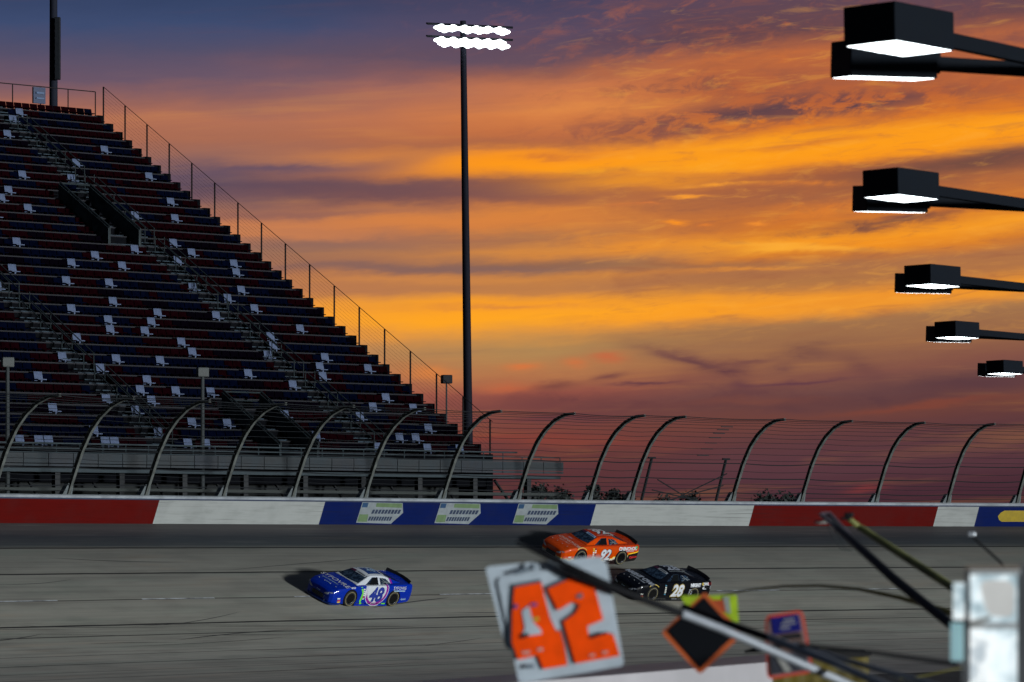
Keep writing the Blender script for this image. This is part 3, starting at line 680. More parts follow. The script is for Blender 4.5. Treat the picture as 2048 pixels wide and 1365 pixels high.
# ------------------------------------------------------------------ race cars (x forward, y to the car's left, z up)
KX = [(2.57,.14,.60,.44,.47,.50),(2.53,.10,.76,.52,.575,.58),(2.42,.08,.87,.60,.66,.66),(2.16,.07,.93,.71,.755,.72),(1.8,.07,.965,.765,.81,.74),(1.42,.08,.985,.82,.865,.74),(1.0,.09,.985,.865,.915,.73),(.5,.09,.98,.89,.94,.73),(-.5,.09,.98,.91,.95,.73),(-1.28,.10,.985,.945,.975,.74),(-1.8,.12,.98,.965,.995,.76),(-2.2,.16,.96,.965,1.01,.78),(-2.33,.19,.94,.955,1.01,.78),(-2.38,.22,.90,.93,.98,.76)]
def kx(x):
    x = max(min(x, KX[0][0]), KX[-1][0])
    for a, b_ in zip(KX, KX[1:]):
        if x >= b_[0]:
            f = (x-a[0])/(b_[0]-a[0]); return [a[i]+(b_[i]-a[i])*f for i in range(1, 6)]
def half_ring(x):
    zb, w_, zs, zt, wt = kx(x); h = zs-zb
    return [(0,zb),(w_*.86,zb),(w_*.955,zb+.03),(w_*.985,zb+h*.18),(w_,zb+h*.42),(w_*.998,zb+h*.62),(w_*.985,zb+h*.80),(w_*.962,zb+h*.93),(w_*.92,zs+.008),(wt+.04,zs+.022),(wt*.85,zs+(zt-zs)*.6+.005),(wt*.5,zt-.006),(wt*.22,zt-.002),(0,zt)]
def side_y(x, z):
    r = half_ring(x)[2:9]
    for (ya, za), (yb, zb) in zip(r, r[1:]):
        if z <= zb: return ya+(yb-ya)*max(0, (z-za)/(zb-za))
    return r[-1][0]
def top_z(x, y):
    r = half_ring(x)[8:]; y = abs(y)
    for (ya, za), (yb, zb) in zip(r, r[1:]):
        if y >= yb: return za+(zb-za)*(y-ya)/(yb-ya) if y <= ya else za
    return r[-1][1]
# greenhouse: x, z centre, z edge, y edge, y base
KG = [(1.06,.925,.90,.76,.80),(.66,1.095,1.045,.665,.815),(.30,1.245,1.195,.575,.825),(.14,1.283,1.232,.548,.83),(-.25,1.295,1.245,.54,.83),(-.62,1.280,1.232,.54,.825),(-.80,1.255,1.205,.545,.82),(-1.25,1.125,1.090,.61,.80),(-1.80,.985,.965,.72,.77)]
def kg(x):
    x = max(min(x, KG[0][0]), KG[-1][0])
    for a, b_ in zip(KG, KG[1:]):
        if x >= b_[0]:
            f = (x-a[0])/(b_[0]-a[0]); return [a[i]+(b_[i]-a[i])*f for i in range(1, 5)]
def roof_z(x, y):
    zc, ze, ye, yb = kg(x); u = min(1, abs(y)/ye); return zc-(zc-ze)*u**2.2
def gside(x, t):                                            # t 0 at the belt, 1 at the roof edge
    zc, ze, ye, yb = kg(x); zb = .86; return yb+(ye-yb)*t, zb+(ze-zb)*t
def loft(rings, mats, name, parent, ang=28):
    bm = bmesh.new(); vr = [[bm.verts.new(p) for p in r] for r in rings]; k = len(vr[0])
    for a, b_ in zip(vr, vr[1:]):
        for i in range(k): bm.faces.new((a[i], a[(i+1)%k], b_[(i+1)%k], b_[i]))
    bm.faces.new(vr[0][::-1]); bm.faces.new(vr[-1]); bmesh.ops.recalc_face_normals(bm, faces=bm.faces[:])
    return to_obj(name, bm, mats, parent, True, ang)
def patch(name, pts_fn, nu, nv, mt, parent, th=0):
    bm = bmesh.new(); g_ = [[bm.verts.new(pts_fn(i/nu, j/nv)) for j in range(nv+1)] for i in range(nu+1)]
    for i in range(nu):
        for j in range(nv): bm.faces.new((g_[i][j], g_[i+1][j], g_[i+1][j+1], g_[i][j+1]))
    bmesh.ops.recalc_face_normals(bm, faces=bm.faces[:])
    return to_obj(name, bm, mt, parent, True)
def paint_mat(name, build, rough=.28):
    m = bpy.data.materials.new(name); m.use_nodes = True; q = NT(m.node_tree); b = q.n['Principled BSDF']
    tcn = q.n.new('ShaderNodeTexCoord'); x, y, z = q.sep(tcn.outputs['Object'])
    c = build(q, x, y, z)
    # wheel openings are black
    ay = q.math('ABSOLUTE', y)
    for wx in (1.42, -1.28):
        a = q.math('SUBTRACT', x, wx); b2 = q.math('SUBTRACT', z, .35)
        d = q.math('SQRT', q.math('ADD', q.math('MULTIPLY', a, a), q.math('MULTIPLY', b2, b2)))
        c = q.mix(q.math('MULTIPLY', q.smooth(d, .415, .405), q.smooth(ay, .60, .62)), c, (.004,.004,.004,1))
    q.inp(b.inputs['Base Color'], c)
    nz = q.noise(tcn.outputs['Object'], 6, 4, .6); q.inp(b.inputs['Roughness'], q.math('MULTIPLY_ADD', nz, .14, rough-.07))
    b.inputs['Coat Weight'].default_value = .35; b.inputs['Coat Roughness'].default_value = .03; b.inputs['Specular IOR Level'].default_value = .08
    return m
GL = bpy.data.materials.new('car_glass'); GL.use_nodes = True; q = NT(GL.node_tree); b = q.n['Principled BSDF']
tcn = q.n.new('ShaderNodeTexCoord'); nz = q.noise(tcn.outputs['Object'], 5, 4, .6, 1.0)
q.inp(b.inputs['Base Color'], q.ramp(nz, [(.45, (.004,.010,.022,1)), (.62, (.03,.055,.09,1)), (.70, (.006,.012,.022,1))])); b.inputs['Roughness'].default_value = .12
NET = mat('window_net', (.004,.005,.006), .9, spec=.05); INT = mat('cage_grey', (.10,.12,.13), .5)
DK = mat('car_black', (.005,.005,.006), .5); GRILLE = mat('grille_black', (.004,.004,.005), .7)
RIM = mat('rim_dark', (.02,.021,.022), .35, .6); HUB = mat('hub_metal', (.30,.31,.32), .35, .7); SW = mat('tyre_ring', (.20,.17,.07), .8)
W_ = mat('decal_white', (.50,.52,.54), .4); SIL = mat('decal_silver', (.28,.31,.36), .4)
def revolve(bm, prof, n=28, mi=0):
    rings = [[bm.verts.new((r*math.cos(2*math.pi*k/n), y, r*math.sin(2*math.pi*k/n))) for k in range(n)] for y, r in prof]
    for a, b_ in zip(rings, rings[1:]):
        for k in range(n): bm.faces.new((a[k], a[(k+1)%n], b_[(k+1)%n], b_[k])).material_index = mi
def make_wheel(parent, x, y, side):
    o = empty('wheel', (x, y, .352)); o.parent = parent; o.scale = (1, side, 1)
    bm = bmesh.new(); revolve(bm, [(-.14,.22),(-.145,.30),(-.12,.345),(-.06,.355),(.06,.355),(.115,.348),(.142,.315),(.146,.30)]); revolve(bm, [(.1465,.305),(.1475,.285)], 28, 1); revolve(bm, [(.1465,.285),(.142,.235),(.12,.222)])
    to_obj('tyre', bm, [M['rubber'], SW], o, True)
    bm = bmesh.new(); revolve(bm, [(.142,.228),(.135,.215),(.07,.205),(.04,.15)])
    for k in range(5):
        a = 2*math.pi*k/5; m4 = Matrix.Rotation(a, 4, 'Y') @ Matrix.Translation((.13,.075,0)); box(bm, m4, .17, .03, .075, 0, .01)
    revolve(bm, [(.04,.16),(.03,.02)]); to_obj('rim', bm, RIM, o, True)
    bm = bmesh.new(); revolve(bm, [(.05,.06),(.11,.055),(.12,.03),(.12,.001)], 12)
    for k in range(5):
        a = 2*math.pi*(k+.5)/5; bmesh.ops.create_cone(bm, segments=6, radius1=.016, radius2=.014, depth=.04, cap_ends=True, matrix=Matrix.Rotation(a,4,'Y') @ Matrix.Translation((.085,.09,0)) @ Matrix.Rotation(R(90),4,'X'))
    to_obj('hub', bm, HUB, o, True)
def decal(parent, txt, mapping, size, mt, bold=0, shear=0, name='lettering', off=.008, cuts=8, space=1.0, label=None):
    bm = text_bm(txt, size, bold, shear, cuts, space)
    for v in bm.verts: v.co = mapping(v.co.x, v.co.y, off)
    o = to_obj(name, bm, mt, parent)
    if label: o['label'] = label
    return o
def m_side(x0, z0, rot=0, sx=1):
    ca, sa = math.cos(rot), math.sin(rot)
    def f(tx, ty, off):
        tx *= sx; x = x0-(tx*ca-ty*sa); z = z0+(tx*sa+ty*ca); return (x, side_y(x, z)+off, z)
    return f
def m_hood(x0, y0, sx=1): return lambda tx, ty, off: (x0-ty, y0+tx*sx, top_z(x0-ty, y0+tx*sx)+off)
def m_roof(x0, y0, sx=1): return lambda tx, ty, off: (x0-tx*sx, y0-ty, roof_z(x0-tx*sx, y0-ty)+off)
def side_poly(parent, name, pts, mt, off=.006, cuts=6):
    bm = bmesh.new(); bm.faces.new([bm.verts.new((x, z, 0)) for x, z in pts])
    lo = min(p[1] for p in pts); hi = max(p[1] for p in pts)
    for i in range(1, cuts): bmesh.ops.bisect_plane(bm, geom=bm.verts[:]+bm.edges[:]+bm.faces[:], plane_co=(0, lo+(hi-lo)*i/cuts, 0), plane_no=(0,1,0))
    for v in bm.verts: x, z = v.co.x, v.co.y; v.co = (x, side_y(x, z)+off, z)
    return to_obj(name, bm, mt, parent)
def make_car(px, py, label, paint, roofpaint, livery, name='race_car', spoiler=None, yaw=R(-2), pillar=True):
    s, p = surf_at(px, py); c, tn, n2 = frame(s)
    d = .5; nz_ = (W(s, p-d, pz(p-d)) - W(s, p+d, pz(p+d))); inw = Vector((n2.x, n2.y, 0))
    slope = (pz(p-d)-pz(p+d))/(2*d)
    fwd = Vector((-tn.x, -tn.y, 0)); left = Vector((n2.x, n2.y, -slope)).normalized(); upv = fwd.cross(left).normalized()
    if yaw: q_ = Matrix.Rotation(yaw, 3, upv); fwd = q_ @ fwd; left = q_ @ left
    Rm = Matrix((fwd, left, upv)).transposed()
    org = W(s, p, pz(p)) - Rm @ Vector((.07*1.08, .93*1.02, 0)) + upv*.012
    car = tag(empty(name, (0,0,0)), label, 'race car', 'stock cars racing on the banked track')
    car.matrix_world = Matrix.Translation(org) @ Rm.to_4x4()
    car.location = org; car.rotation_euler = Rm.to_euler(); car.scale = (1.12, 1.10, 1.20)
    # body
    xsb = sorted(set([k[0] for k in KX] + [-2.4+.1*i for i in range(50)]), reverse=True)
    rings = []
    for x in xsb:
        h = half_ring(x); rings.append([(x, y, z) for y, z in h] + [(x, -y, z) for y, z in h[-2:0:-1]])
    body = loft(rings, paint, 'body', car)
    xsg = sorted(set([k[0] for k in KG] + [-1.8+.1*i for i in range(29)]), reverse=True); rings = []
    for x in xsg:
        if x > 1.06: continue
        zc, ze, ye, yb = kg(x); us = [1,.85,.65,.4,0]
        half = [(yb,.80)] + [gside(x, t_) for t_ in (.05,.35,.7,.93)] + [(ye*u, roof_z(x, ye*u)) for u in us]
        rings.append([(x, 0, .80)] + [(x, y, z) for y, z in half] + [(x, -y, z) for y, z in half[-2::-1]])
    roof = loft(rings, roofpaint, 'roof', car)
    # glass
    def ws(u, v):
        x = 1.02-(.70+.02*(2*v-1)**2)*u; x -= .10*(2*v-1)**2*(1-u); ye = kg(x)[2]-.035; y = (2*v-1)*ye; return (x, y, roof_z(x, y)+.006)
    patch('windshield', ws, 10, 16, GL, car)
    def rw(u, v):
        x = -.86-.80*u; ye = kg(x)[2]-.06-.06*u; y = (2*v-1)*ye; return (x, y, roof_z(x, y)+.006)
    patch('rear_window', rw, 8, 10, GL, car)
    for sd_ in (1, -1):
        def dw(u, v):
            x = .62-.88*v; tt = .06+(.86-.06)*u; xm = .62-.58*u**1.1; x = xm+(-.30-xm)*v; y, z = gside(x, tt); return (x, sd_*(y+.006), z)
        wn = patch('side_window', dw, 6, 8, GL, car)
        def nt(u, v):
            tt = .08+.76*u; xa = .34-.30*u; x = xa+(-.28-xa)*v; y, z = gside(x, tt); return (x, sd_*(y+.012), z)
        patch('window_net', nt, 5, 6, NET, wn)
        def qw(u, v):
            tt = .08+(.80-.08)*u; xe = -1.22+.42*u**1.2; x = -.42+(xe+.42)*v; y, z = gside(x, tt); return (x, sd_*(y+.006), z)
        qo = patch('quarter_window', qw, 6, 8, GL, car)
        for (a, ta, e, te) in ((-.46,.12,-.92,.72),(-.95,.16,-.50,.78),(-.5,.45,-1.0,.42)):
            bm = bmesh.new(); tube(bm, [(x, sd_*(gside(x,t_)[0]+.012), gside(x,t_)[1]) for x, t_ in ((a,ta),((a+e)/2,(ta+te)/2),(e,te))], .016, 6); to_obj('cage_bar', bm, INT, qo, True)
    # nose: grille, headlights, splitter, lower duct
    def nose_x(y, z): return 2.462-.10*(abs(y)/.62)**3 if abs(y) < .62 else 2.30
    def gr_(u, v):
        y = (2*v-1)*.56; z = .16+.20*u-.0; return (2.578-.035*(abs(y)/.56)**4, y, z)
    patch('grille', gr_, 3, 12, GRILLE, car)
    bm = bmesh.new()
    for zz in (.20,.25,.30): tube(bm, [(2.582, -.5, zz), (2.588, 0, zz), (2.582, .5, zz)], .006, 4)
    to_obj('grille_bars', bm, INT, car)
    for sd_ in (1, -1):
        bm = bmesh.new(); pts = [(2.583,.40,.40),(2.575,.60,.415),(2.53,.78,.49),(2.42,.885,.56),(2.47,.82,.585),(2.53,.66,.535),(2.575,.46,.455)]
        f = bm.faces.new([bm.verts.new((a+.012, sd_*(b_+.006), c_)) for a, b_, c_ in pts]); to_obj('headlight', bm, SIL, car)
        bm = bmesh.new(); bmesh.ops.create_uvsphere(bm, u_segments=10, v_segments=6, radius=.035, matrix=Matrix.Translation((2.57, sd_*.50, .125)) @ Matrix.Diagonal((.5,1,1,1))); to_obj('brake_duct', bm, INT, car, True)
    bm = bmesh.new(); outl = [(2.0,-.97),(2.40,-.96),(2.56,-.86),(2.66,-.5),(2.69,0),(2.66,.5),(2.56,.86),(2.40,.96),(2.0,.97)]
    a = [bm.verts.new((x, y, .095)) for x, y in outl]; b2 = [bm.verts.new((x, y, .055)) for x, y in outl]; k = len(outl)
    bm.faces.new(a[::-1]); bm.faces.new(b2)
    for i in range(k): bm.faces.new((a[i], a[(i+1)%k], b2[(i+1)%k], b2[i]))
    bmesh.ops.recalc_face_normals(bm, faces=bm.faces[:]); to_obj('splitter', bm, livery.get('splitter', DK), car)
    for sd_ in (1, -1):
        bm = bmesh.new(); bx(bm, (0.05, sd_*.955, .065), (2.05, .03, .07)); to_obj('side_skirt', bm, paint, car)
        make_wheel(car, 1.42, sd_*.855, sd_); make_wheel(car, -1.28, sd_*.855, sd_)
    # spoiler
    bm = bmesh.new(); n = 12; ring = []
    for i in range(n+1):
        v = 2*i/n-1; y = v*.86; x0 = -2.31+.16*v*v
        ring.append([bm.verts.new(c_) for c_ in ((x0, y, .985), (x0-.07, y, 1.125), (x0-.085, y, 1.12), (x0-.02, y, .985))])
    for a, b_ in zip(ring, ring[1:]):
        for k in range(4): bm.faces.new((a[k], a[(k+1)%4], b_[(k+1)%4], b_[k]))
    bm.faces.new(ring[0]); bm.faces.new(ring[-1][::-1]); bmesh.ops.recalc_face_normals(bm, faces=bm.faces[:])
    sp_ = to_obj('spoiler', bm, DK, car)
    # exhaust, roof rails, hood pins, mirror
    bm = bmesh.new()
    for sd_ in (.40, -.40): tube(bm, [(.18, sd_, roof_z(.18, sd_)+.012), (-.25, sd_, roof_z(-.25, sd_)+.02), (-.75, sd_, roof_z(-.75, sd_)+.012)], .010, 5)
    to_obj('roof_rails', bm, INT, roof)
    bm = bmesh.new()
    for yy in (-.6,-.2,.2,.6): bmesh.ops.create_cone(bm, segments=8, radius1=.025, radius2=.02, depth=.02, cap_ends=True, matrix=Matrix.Translation((2.15, yy, top_z(2.15, yy)+.01)))
    to_obj('hood_pins', bm, HUB, body)
    bm = bmesh.new(); bx(bm, (-.1,.93,.11), (.34,.06,.05), bev=.01); to_obj('exhaust', bm, HUB, car)
    # windshield banner
    for (v0, v1, mt) in ((.04,.36,livery['ban1']), (.36,.96,livery['ban2'])):
        def bn(u, v): x_, y_, z_ = ws(.80+.19*u, v0+(v1-v0)*v); return (x_+.003, y_, z_+.005)
        patch('windshield_banner', bn, 3, 10, mt, car)
    bm = bmesh.new()
    for k in range(8):
        v0 = .46+.055*k
        vs = [bm.verts.new(Vector(ws(a_, b_))+Vector((.006,0,.008))) for a_, b_ in ((.85,v0),(.85,v0+.038),(.94,v0+.038),(.94,v0))]; bm.faces.new(vs)
    to_obj('banner_lettering', bm, livery.get('ban3', DK), car)
    # small sponsor stickers behind the front wheel
    st = [mat('sticker_a', (.55,.56,.5), .5), mat('sticker_b', (.45,.04,.03), .5), mat('sticker_c', (.6,.42,.03), .5), mat('sticker_d', (.02,.02,.02), .5), mat('sticker_e', (.05,.20,.30), .5)] if not bpy.data.materials.get('sticker_a') else [bpy.data.materials['sticker_'+k] for k in 'abcde']
    rnd = random.Random(px)
    for i in range(6):
        z = .80-.085*i
        for j in range(livery.get('cols', 2)):
            x = .72-.13*j-.01*i; side_poly(car, 'sponsor_sticker', [(x, z),(x-.10, z),(x-.105, z-.055),(x-.005, z-.055)], st[rnd.choice(livery.get('st', (0,0,1,2,3)))], .010, 2)
    for (x, z, k) in ((2.18,.36,0),(2.14,.27,1),(2.13,.20,2)): side_poly(car, 'sponsor_sticker', [(x, z),(x-.16, z+.01),(x-.16, z-.05),(x, z-.06)], st[k], .012, 2)
    return car

BLUE = (.0002,.018,.26,1); WH_ = (.44,.47,.50,1)
def ring_mask(q, x, z, cx, cz): 
    a = q.math('SUBTRACT', x, cx); b_ = q.math('SUBTRACT', z, cz)
    return q.math('SQRT', q.math('ADD', q.math('MULTIPLY', a, a), q.math('MULTIPLY', b_, b_)))
def p48(q, x, y, z):
    d = ring_mask(q, x, z, -.12, .76); ay = q.smooth(q.math('ABSOLUTE', y), .60, .61)
    c = q.mix(q.math('MULTIPLY', q.smooth(d, .742, .738), ay), BLUE, WH_)
    c = q.mix(q.math('MULTIPLY', q.math('MULTIPLY', q.smooth(d, .715, .711), ay), q.smooth(x, .50, .45)), c, (.20,.01,.20,1))
    c = q.mix(q.math('MULTIPLY', q.smooth(d, .60, .595), ay), c, WH_)
    d2 = q.math('SUBTRACT', q.math('ADD', x, q.math('MULTIPLY', z, .25)), .76)      # straight front edge of the white field
    c = q.mix(q.math('MULTIPLY', q.smooth(d2, -.005, .005), ay), c, BLUE)
    return c
def r48(q, x, y, z):
    a = q.math('SUBTRACT', q.math('ADD', x, 1.12), q.math('MULTIPLY', q.math('SUBTRACT', z, .9), .45))
    c = q.mix(q.smooth(a, .01, -.01), WH_, BLUE)
    c = q.mix(q.math('MULTIPLY', q.smooth(q.math('ABSOLUTE', q.math('SUBTRACT', a, -.07)), .055, .045), 1.0), c, (.20,.01,.20,1))
    # blue patch with a light swoosh on the roof top
    rx = q.smooth(q.math('ABSOLUTE', q.math('ADD', x, .30)), .43, .42); ry = q.smooth(q.math('ABSOLUTE', y), .40, .39); rz_ = q.smooth(z, 1.17, 1.18)
    return q.mix(q.math('MULTIPLY', q.math('MULTIPLY', rx, ry), rz_), c, (.01,.04,.16,1))
ORG = (.50,.050,.001,1); ORD = (.38,.028,.001,1)
def p92(q, x, y, z):
    c = q.mix(q.smooth(z, .80, .95), ORG, ORD)
    c = q.mix(0.0, c, ORG)
    n = q.noise(q.xyz(q.math('MULTIPLY', x, 2.4), q.math('MULTIPLY', z, 4.0), 0.5), 1, 3, .6, .8)
    low = q.math('SUBTRACT', q.math('ADD', z, q.math('MULTIPLY', q.math('SUBTRACT', n, .5), .36)), q.math('MULTIPLY', q.math('MAXIMUM', q.math('MULTIPLY', x, -1), 0.0), .18))
    c = q.mix(q.smooth(low, .235, .225), c, (.80,.50,.02,1)); c = q.mix(q.smooth(low, .19, .18), c, (.58,.56,.48,1)); c = q.mix(q.smooth(low, .12, .11), c, (.02,.01,.01,1))
    back = q.math('MULTIPLY', q.smooth(x, -1.70, -1.72), q.smooth(q.math('ADD', z, q.math('MULTIPLY', x, .17)), .24, .22))
    c = q.mix(back, c, (.008,.008,.008,1)); b3 = q.math('MULTIPLY', q.smooth(x, -1.70, -1.72), q.smooth(q.math('ABSOLUTE', q.math('SUBTRACT', q.math('ADD', z, q.math('MULTIPLY', x, .17)), .255)), .03, .02)); c = q.mix(b3, c, (.80,.50,.02,1))
    nose = q.math('MULTIPLY', q.smooth(x, 2.2, 2.25), q.smooth(z, .24, .22)); c = q.mix(nose, c, (.3,.3,.3,1))
    return c
BK = (.0015,.002,.004,1)
def p28(q, x, y, z): return q.mix(q.smooth(z, .3, .1), BK, (.010,.011,.013,1))
RC = lambda col, q, x, y, z: q.mix(0.0, col, col)
mblue = paint_mat('paint_blue', p48); morange = paint_mat('paint_orange', p92); mblack = paint_mat('paint_black', p28)
NB = mat('number_blue', (.006,.02,.20), .4); GOLD = mat('number_gold', (.42,.30,.04), .4); RED = mat('decal_red', (.50,.02,.02), .4); GRN = mat('decal_green', (.12,.50,.03), .5); DGR = mat('decal_dark_green', (.01,.22,.04), .5); PK = mat('decal_pale_pink', (.45,.30,.26), .5); PUR = mat('banner_purple', (.06,.008,.03), .4); GRY = mat('banner_grey', (.30,.33,.36), .4); LB = mat('decal_lightblue', (.25,.38,.50), .4)

c48 = make_car(736, 1212, 'blue and white race car number 48 with a purple ring on its door, leftmost car', mblue, paint_mat('paint_white_roof', r48), {'ban1': PUR, 'ban2': GRY, 'splitter': mat('splitter_blue', (.003,.02,.12), .4), 'cols': 1, 'st': (0,3,0,1)})
decal(c48, '48', m_side(-.10, .50, 0, .95), .86, NB, .035, .22, 'door_number', .010)
decal(c48, 'SYFOVRE', m_side(-1.55, .825, 0, 1.05), .19, W_, .0, .0, 'lettering', .010)
side_poly(c48, 'lettering_line', [(-1.18,.735),(-1.90,.735),(-1.90,.685),(-1.20,.685)], LB, .010, 2)
decal(c48, 'Apeds', m_side(-1.92, .34), .13, LB, .003, .2)
decal(c48, 'SYFOVRE', m_hood(1.62, -.06, 1.35), .36, W_, .003, 0, 'hood_lettering')
decal(c48, 'pomposo', m_hood(1.88, -.1, 1.9), .15, LB, .003, 0, 'hood_lettering'); decal(c48, 'Apeds', m_hood(2.12, .0, 1.2), .10, LB, .002, .2, 'hood_lettering')
side_poly(c48, 'green_chevron', [(.90,.86),(.78,.86),(.66,.60),(.72,.22),(.60,.10),(.74,.10),(.82,.24),(.78,.60)], GRN, .008)
decal(c48, '48', m_roof(-.3, 0, 1.0), .5, LB, .01, .2, 'roof_number', .010, 2)
decal(c48, 'GOOD', m_side(1.35, .815, .04), .08, W_, .004, .2)
def nose_txt(car, txt, z, size, mt, y0=0):
    decal(car, txt, lambda tx, ty, off: (2.565-.06*((tx+y0)/.5)**2 + .02, y0+tx, z+ty*.9), size, mt, .002, 0, 'nose_lettering', 0, 0)
nose_txt(c48, 'Comer', .43, .09, LB); side_poly(c48, 'skirt_tab', [(-.62,.10),(-.85,.10),(-.85,.16),(-.62,.16)], GRN, .02, 2)

c92 = make_car(1195, 1128.5, 'orange race car number 92 with yellow flames, nearest the wall behind the white number board', morange, paint_mat('paint_orange_roof', lambda q, x, y, z: q.mix(q.smooth(z, 1.1, 1.2), ORG, ORD)), {'ban1': PUR, 'ban2': LB, 'ban3': NB, 'cols': 2, 'st': (0,0,2,3,0)})
decal(c92, '92', m_side(-.16, .455, 0, .95), .70, DK, .055, .22, 'door_number', .007); decal(c92, '92', m_side(-.14, .465, 0, .95), .70, W_, .028, .22, 'door_number', .014)
decal(c92, 'CHINCHOR', m_side(-1.60, .80, .03, 1.05), .215, W_, .012, 0)
side_poly(c92, 'green_leaf', [(-2.10,.92),(-2.20,.95),(-2.28,.88),(-2.24,.80),(-2.14,.79)], DGR, .010, 3); decal(c92, 'CONSTRUCTION', m_side(-1.75, .685, .03), .07, W_, .002, 0)
decal(c92, 'CHINCHOR', m_hood(1.62, .12, 1.15), .28, PK, .008, 0, 'hood_lettering'); decal(c92, 'ELECTRIC', m_hood(1.86, .0, 1.2), .15, PK, .003, 0, 'hood_lettering'); decal(c92, 'INC', m_hood(1.30, -.25, 1.2), .16, LB, .003, 0, 'hood_lettering')
decal(c92, '92', m_roof(-.33, .02, 1.1), .80, DK, .05, .1, 'roof_number', .008, 2); decal(c92, '92', m_roof(-.31, .0, 1.1), .80, W_, .025, .1, 'roof_number', .014, 2)
decal(c92, 'Options', m_side(-2.08, .40, .10), .16, RED, .006, .1)
c28 = make_car(1339, 1202, 'black race car number 28 with white and gold numerals, partly behind the lime board', mblack, paint_mat('paint_black_roof', lambda q, x, y, z: RC(BK, q, x, y, z)), {'ban1': PUR, 'ban2': GRY, 'cols': 1, 'st': (0,4,0,1)})
decal(c28, '28', m_side(-.14, .50, 0, .95), .76, GOLD, .060, .18, 'door_number', .007); decal(c28, '28', m_side(-.14, .50, 0, .95), .76, DK, .042, .18, 'door_number', .010); decal(c28, '28', m_side(-.14, .50, 0, .95), .76, W_, .030, .18, 'door_number', .014)
side_poly(c28, 'side_band', [(-.92,.87),(-1.66,.90),(-1.66,.72),(-.98,.69)], mat('band_grey', (.06,.065,.075), .4), .008, 3)
decal(c28, 'NIGHT', m_side(-1.30, .795, .03, 1.0), .21, W_, .016, .05)
decal(c28, 'OWL', m_side(-1.98, .85, .04), .18, W_, .012, .05)
side_poly(c28, 'gold_moon', [(-1.72,.92),(-1.80,.93),(-1.84,.86),(-1.80,.79),(-1.72,.80)], GOLD, .010, 3)
side_poly(c28, 'red_patch', [(-2.16,.93),(-2.37,.93),(-2.37,.80),(-2.16,.79)], RED, .010, 3)
side_poly(c28, 'white_patch', [(-1.80,.73),(-2.37,.76),(-2.37,.64),(-2.34,.63),(-1.86,.60),(-1.78,.64)], W_, .010, 3)
decal(c28, 'CONTRACTORS', m_side(-2.08, .685, .05), .06, DK, .002, 0, 'lettering', .014)
decal(c28, 'NIGHT OWL', m_hood(1.60, .02, 1.05), .36, SIL, .03, .0, 'hood_lettering'); decal(c28, 'CONTRACTORS', m_hood(1.86, .1, 1.3), .12, SIL, .006, 0, 'hood_lettering')
decal(c28, '28', m_roof(-.30, 0, 1.1), .80, SIL, .03, .1, 'roof_number', .010, 2)
nose_txt(c28, 'Comer', .43, .09, LB)
for k in range(3):
    for j, x in enumerate((-.92,)): side_poly(c28, 'sponsor_sticker', [(x, .60-.1*k),(x-.22, .61-.1*k),(x-.22, .56-.1*k),(x, .55-.1*k)], SIL, .012, 2)
# the arch stripe over the front wheels
for cr, mt in ((c92, GOLD), (c28, GOLD)):
    side_poly(cr, 'arch_stripe', [(1.42+.44*math.cos(a), .35+.44*math.sin(a)) for a in [R(50+10*i) for i in range(9)]] + [(1.42+.475*math.cos(a), .35+.475*math.sin(a)) for a in [R(130-10*i) for i in range(9)]], mt, .012, 4)

# ------------------------------------------------------------------ pit lane lamps on the right
def lamp(i, Yd, px, lab, near=True):
    hx = (px-HX)/F*Yd if i < 5 else 2.6
    z = CZ + 985/F*34.0                                      # every lamp underside at the same height
    r = tag(empty('street_lamp', (hx+2.45, Yd+3.4, 0)), lab, 'street lamp', 'double headed lamps along the pit lane')
    o = Vector(r.location); top = Vector((0,0,z+.16))
    bm = bmesh.new(); tube(bm, [(0,0,0),(0,0,1.2),(0,0,z+.28)], [.13,.12,.075], 12); to_obj('pole', bm, M['lamp_black'], r, True)
    for (c, rz, tilt, w_, l_, nm) in ((Vector((hx+.06,Yd+.12,z)), R(51), R(-1.2), .54, .94, 'a'), (Vector((hx+.17,Yd+2.75,z+.05)), R(14), R(4.6), .60, .86, 'b')):
        c = c - o; m4 = Matrix.Translation(c) @ Matrix.Rotation(rz, 4, 'Z') @ Matrix.Rotation(tilt, 4, 'X')
        bm = bmesh.new(); box(bm, m4 @ Matrix.Translation((0,0,.175)), l_, w_, .34, 0, .012)
        box(bm, m4 @ Matrix.Translation((0,0,.35)), l_*.5, w_*.5, .02); head = to_obj('lamp_head', bm, M['lamp_black'], r)
        bm = bmesh.new(); box(bm, m4 @ Matrix.Translation((0,0,.0045)), l_*.94, w_*.94, .003)
        if nm == 'a': bmesh.ops.create_uvsphere(bm, u_segments=20, v_segments=8, radius=.5, matrix=m4 @ Matrix.Diagonal((l_*.9,w_*.9,.035,1)))
        to_obj('light_panel', bm, M['lens_near'], head)
        bm = bmesh.new(); box(bm, m4 @ Matrix.Translation((l_/2+.05,0,.16)), .12, .16, .20, 0, .01); bmesh.ops.create_cone(bm, segments=10, radius1=.035, radius2=.035, depth=.22, cap_ends=True, matrix=m4 @ Matrix.Translation((l_/2+.07,0,.16)) @ Matrix.Rotation(R(90),4,'X')); to_obj('bracket', bm, M['lamp_black'], head)
        e = m4 @ Vector((l_/2-.03, 0, .16)); bm = bmesh.new(); d = top-e; L = d.length
        mr = Matrix.Translation(e+d*.5) @ d.to_track_quat('X','Z').to_matrix().to_4x4(); box(bm, mr, L, .09, .13)
        to_obj('arm', bm, M['lamp_black'], r)
lamp(0, 34.0, 1788, 'nearest and topmost double headed lamp, cut by the right edge at the top corner')
lamp(1, 49.0, 1795, 'second nearest double headed lamp, on the right at a quarter of the way down')
lamp(2, 66.0, 1860, 'middle double headed lamp of the five along the right edge')
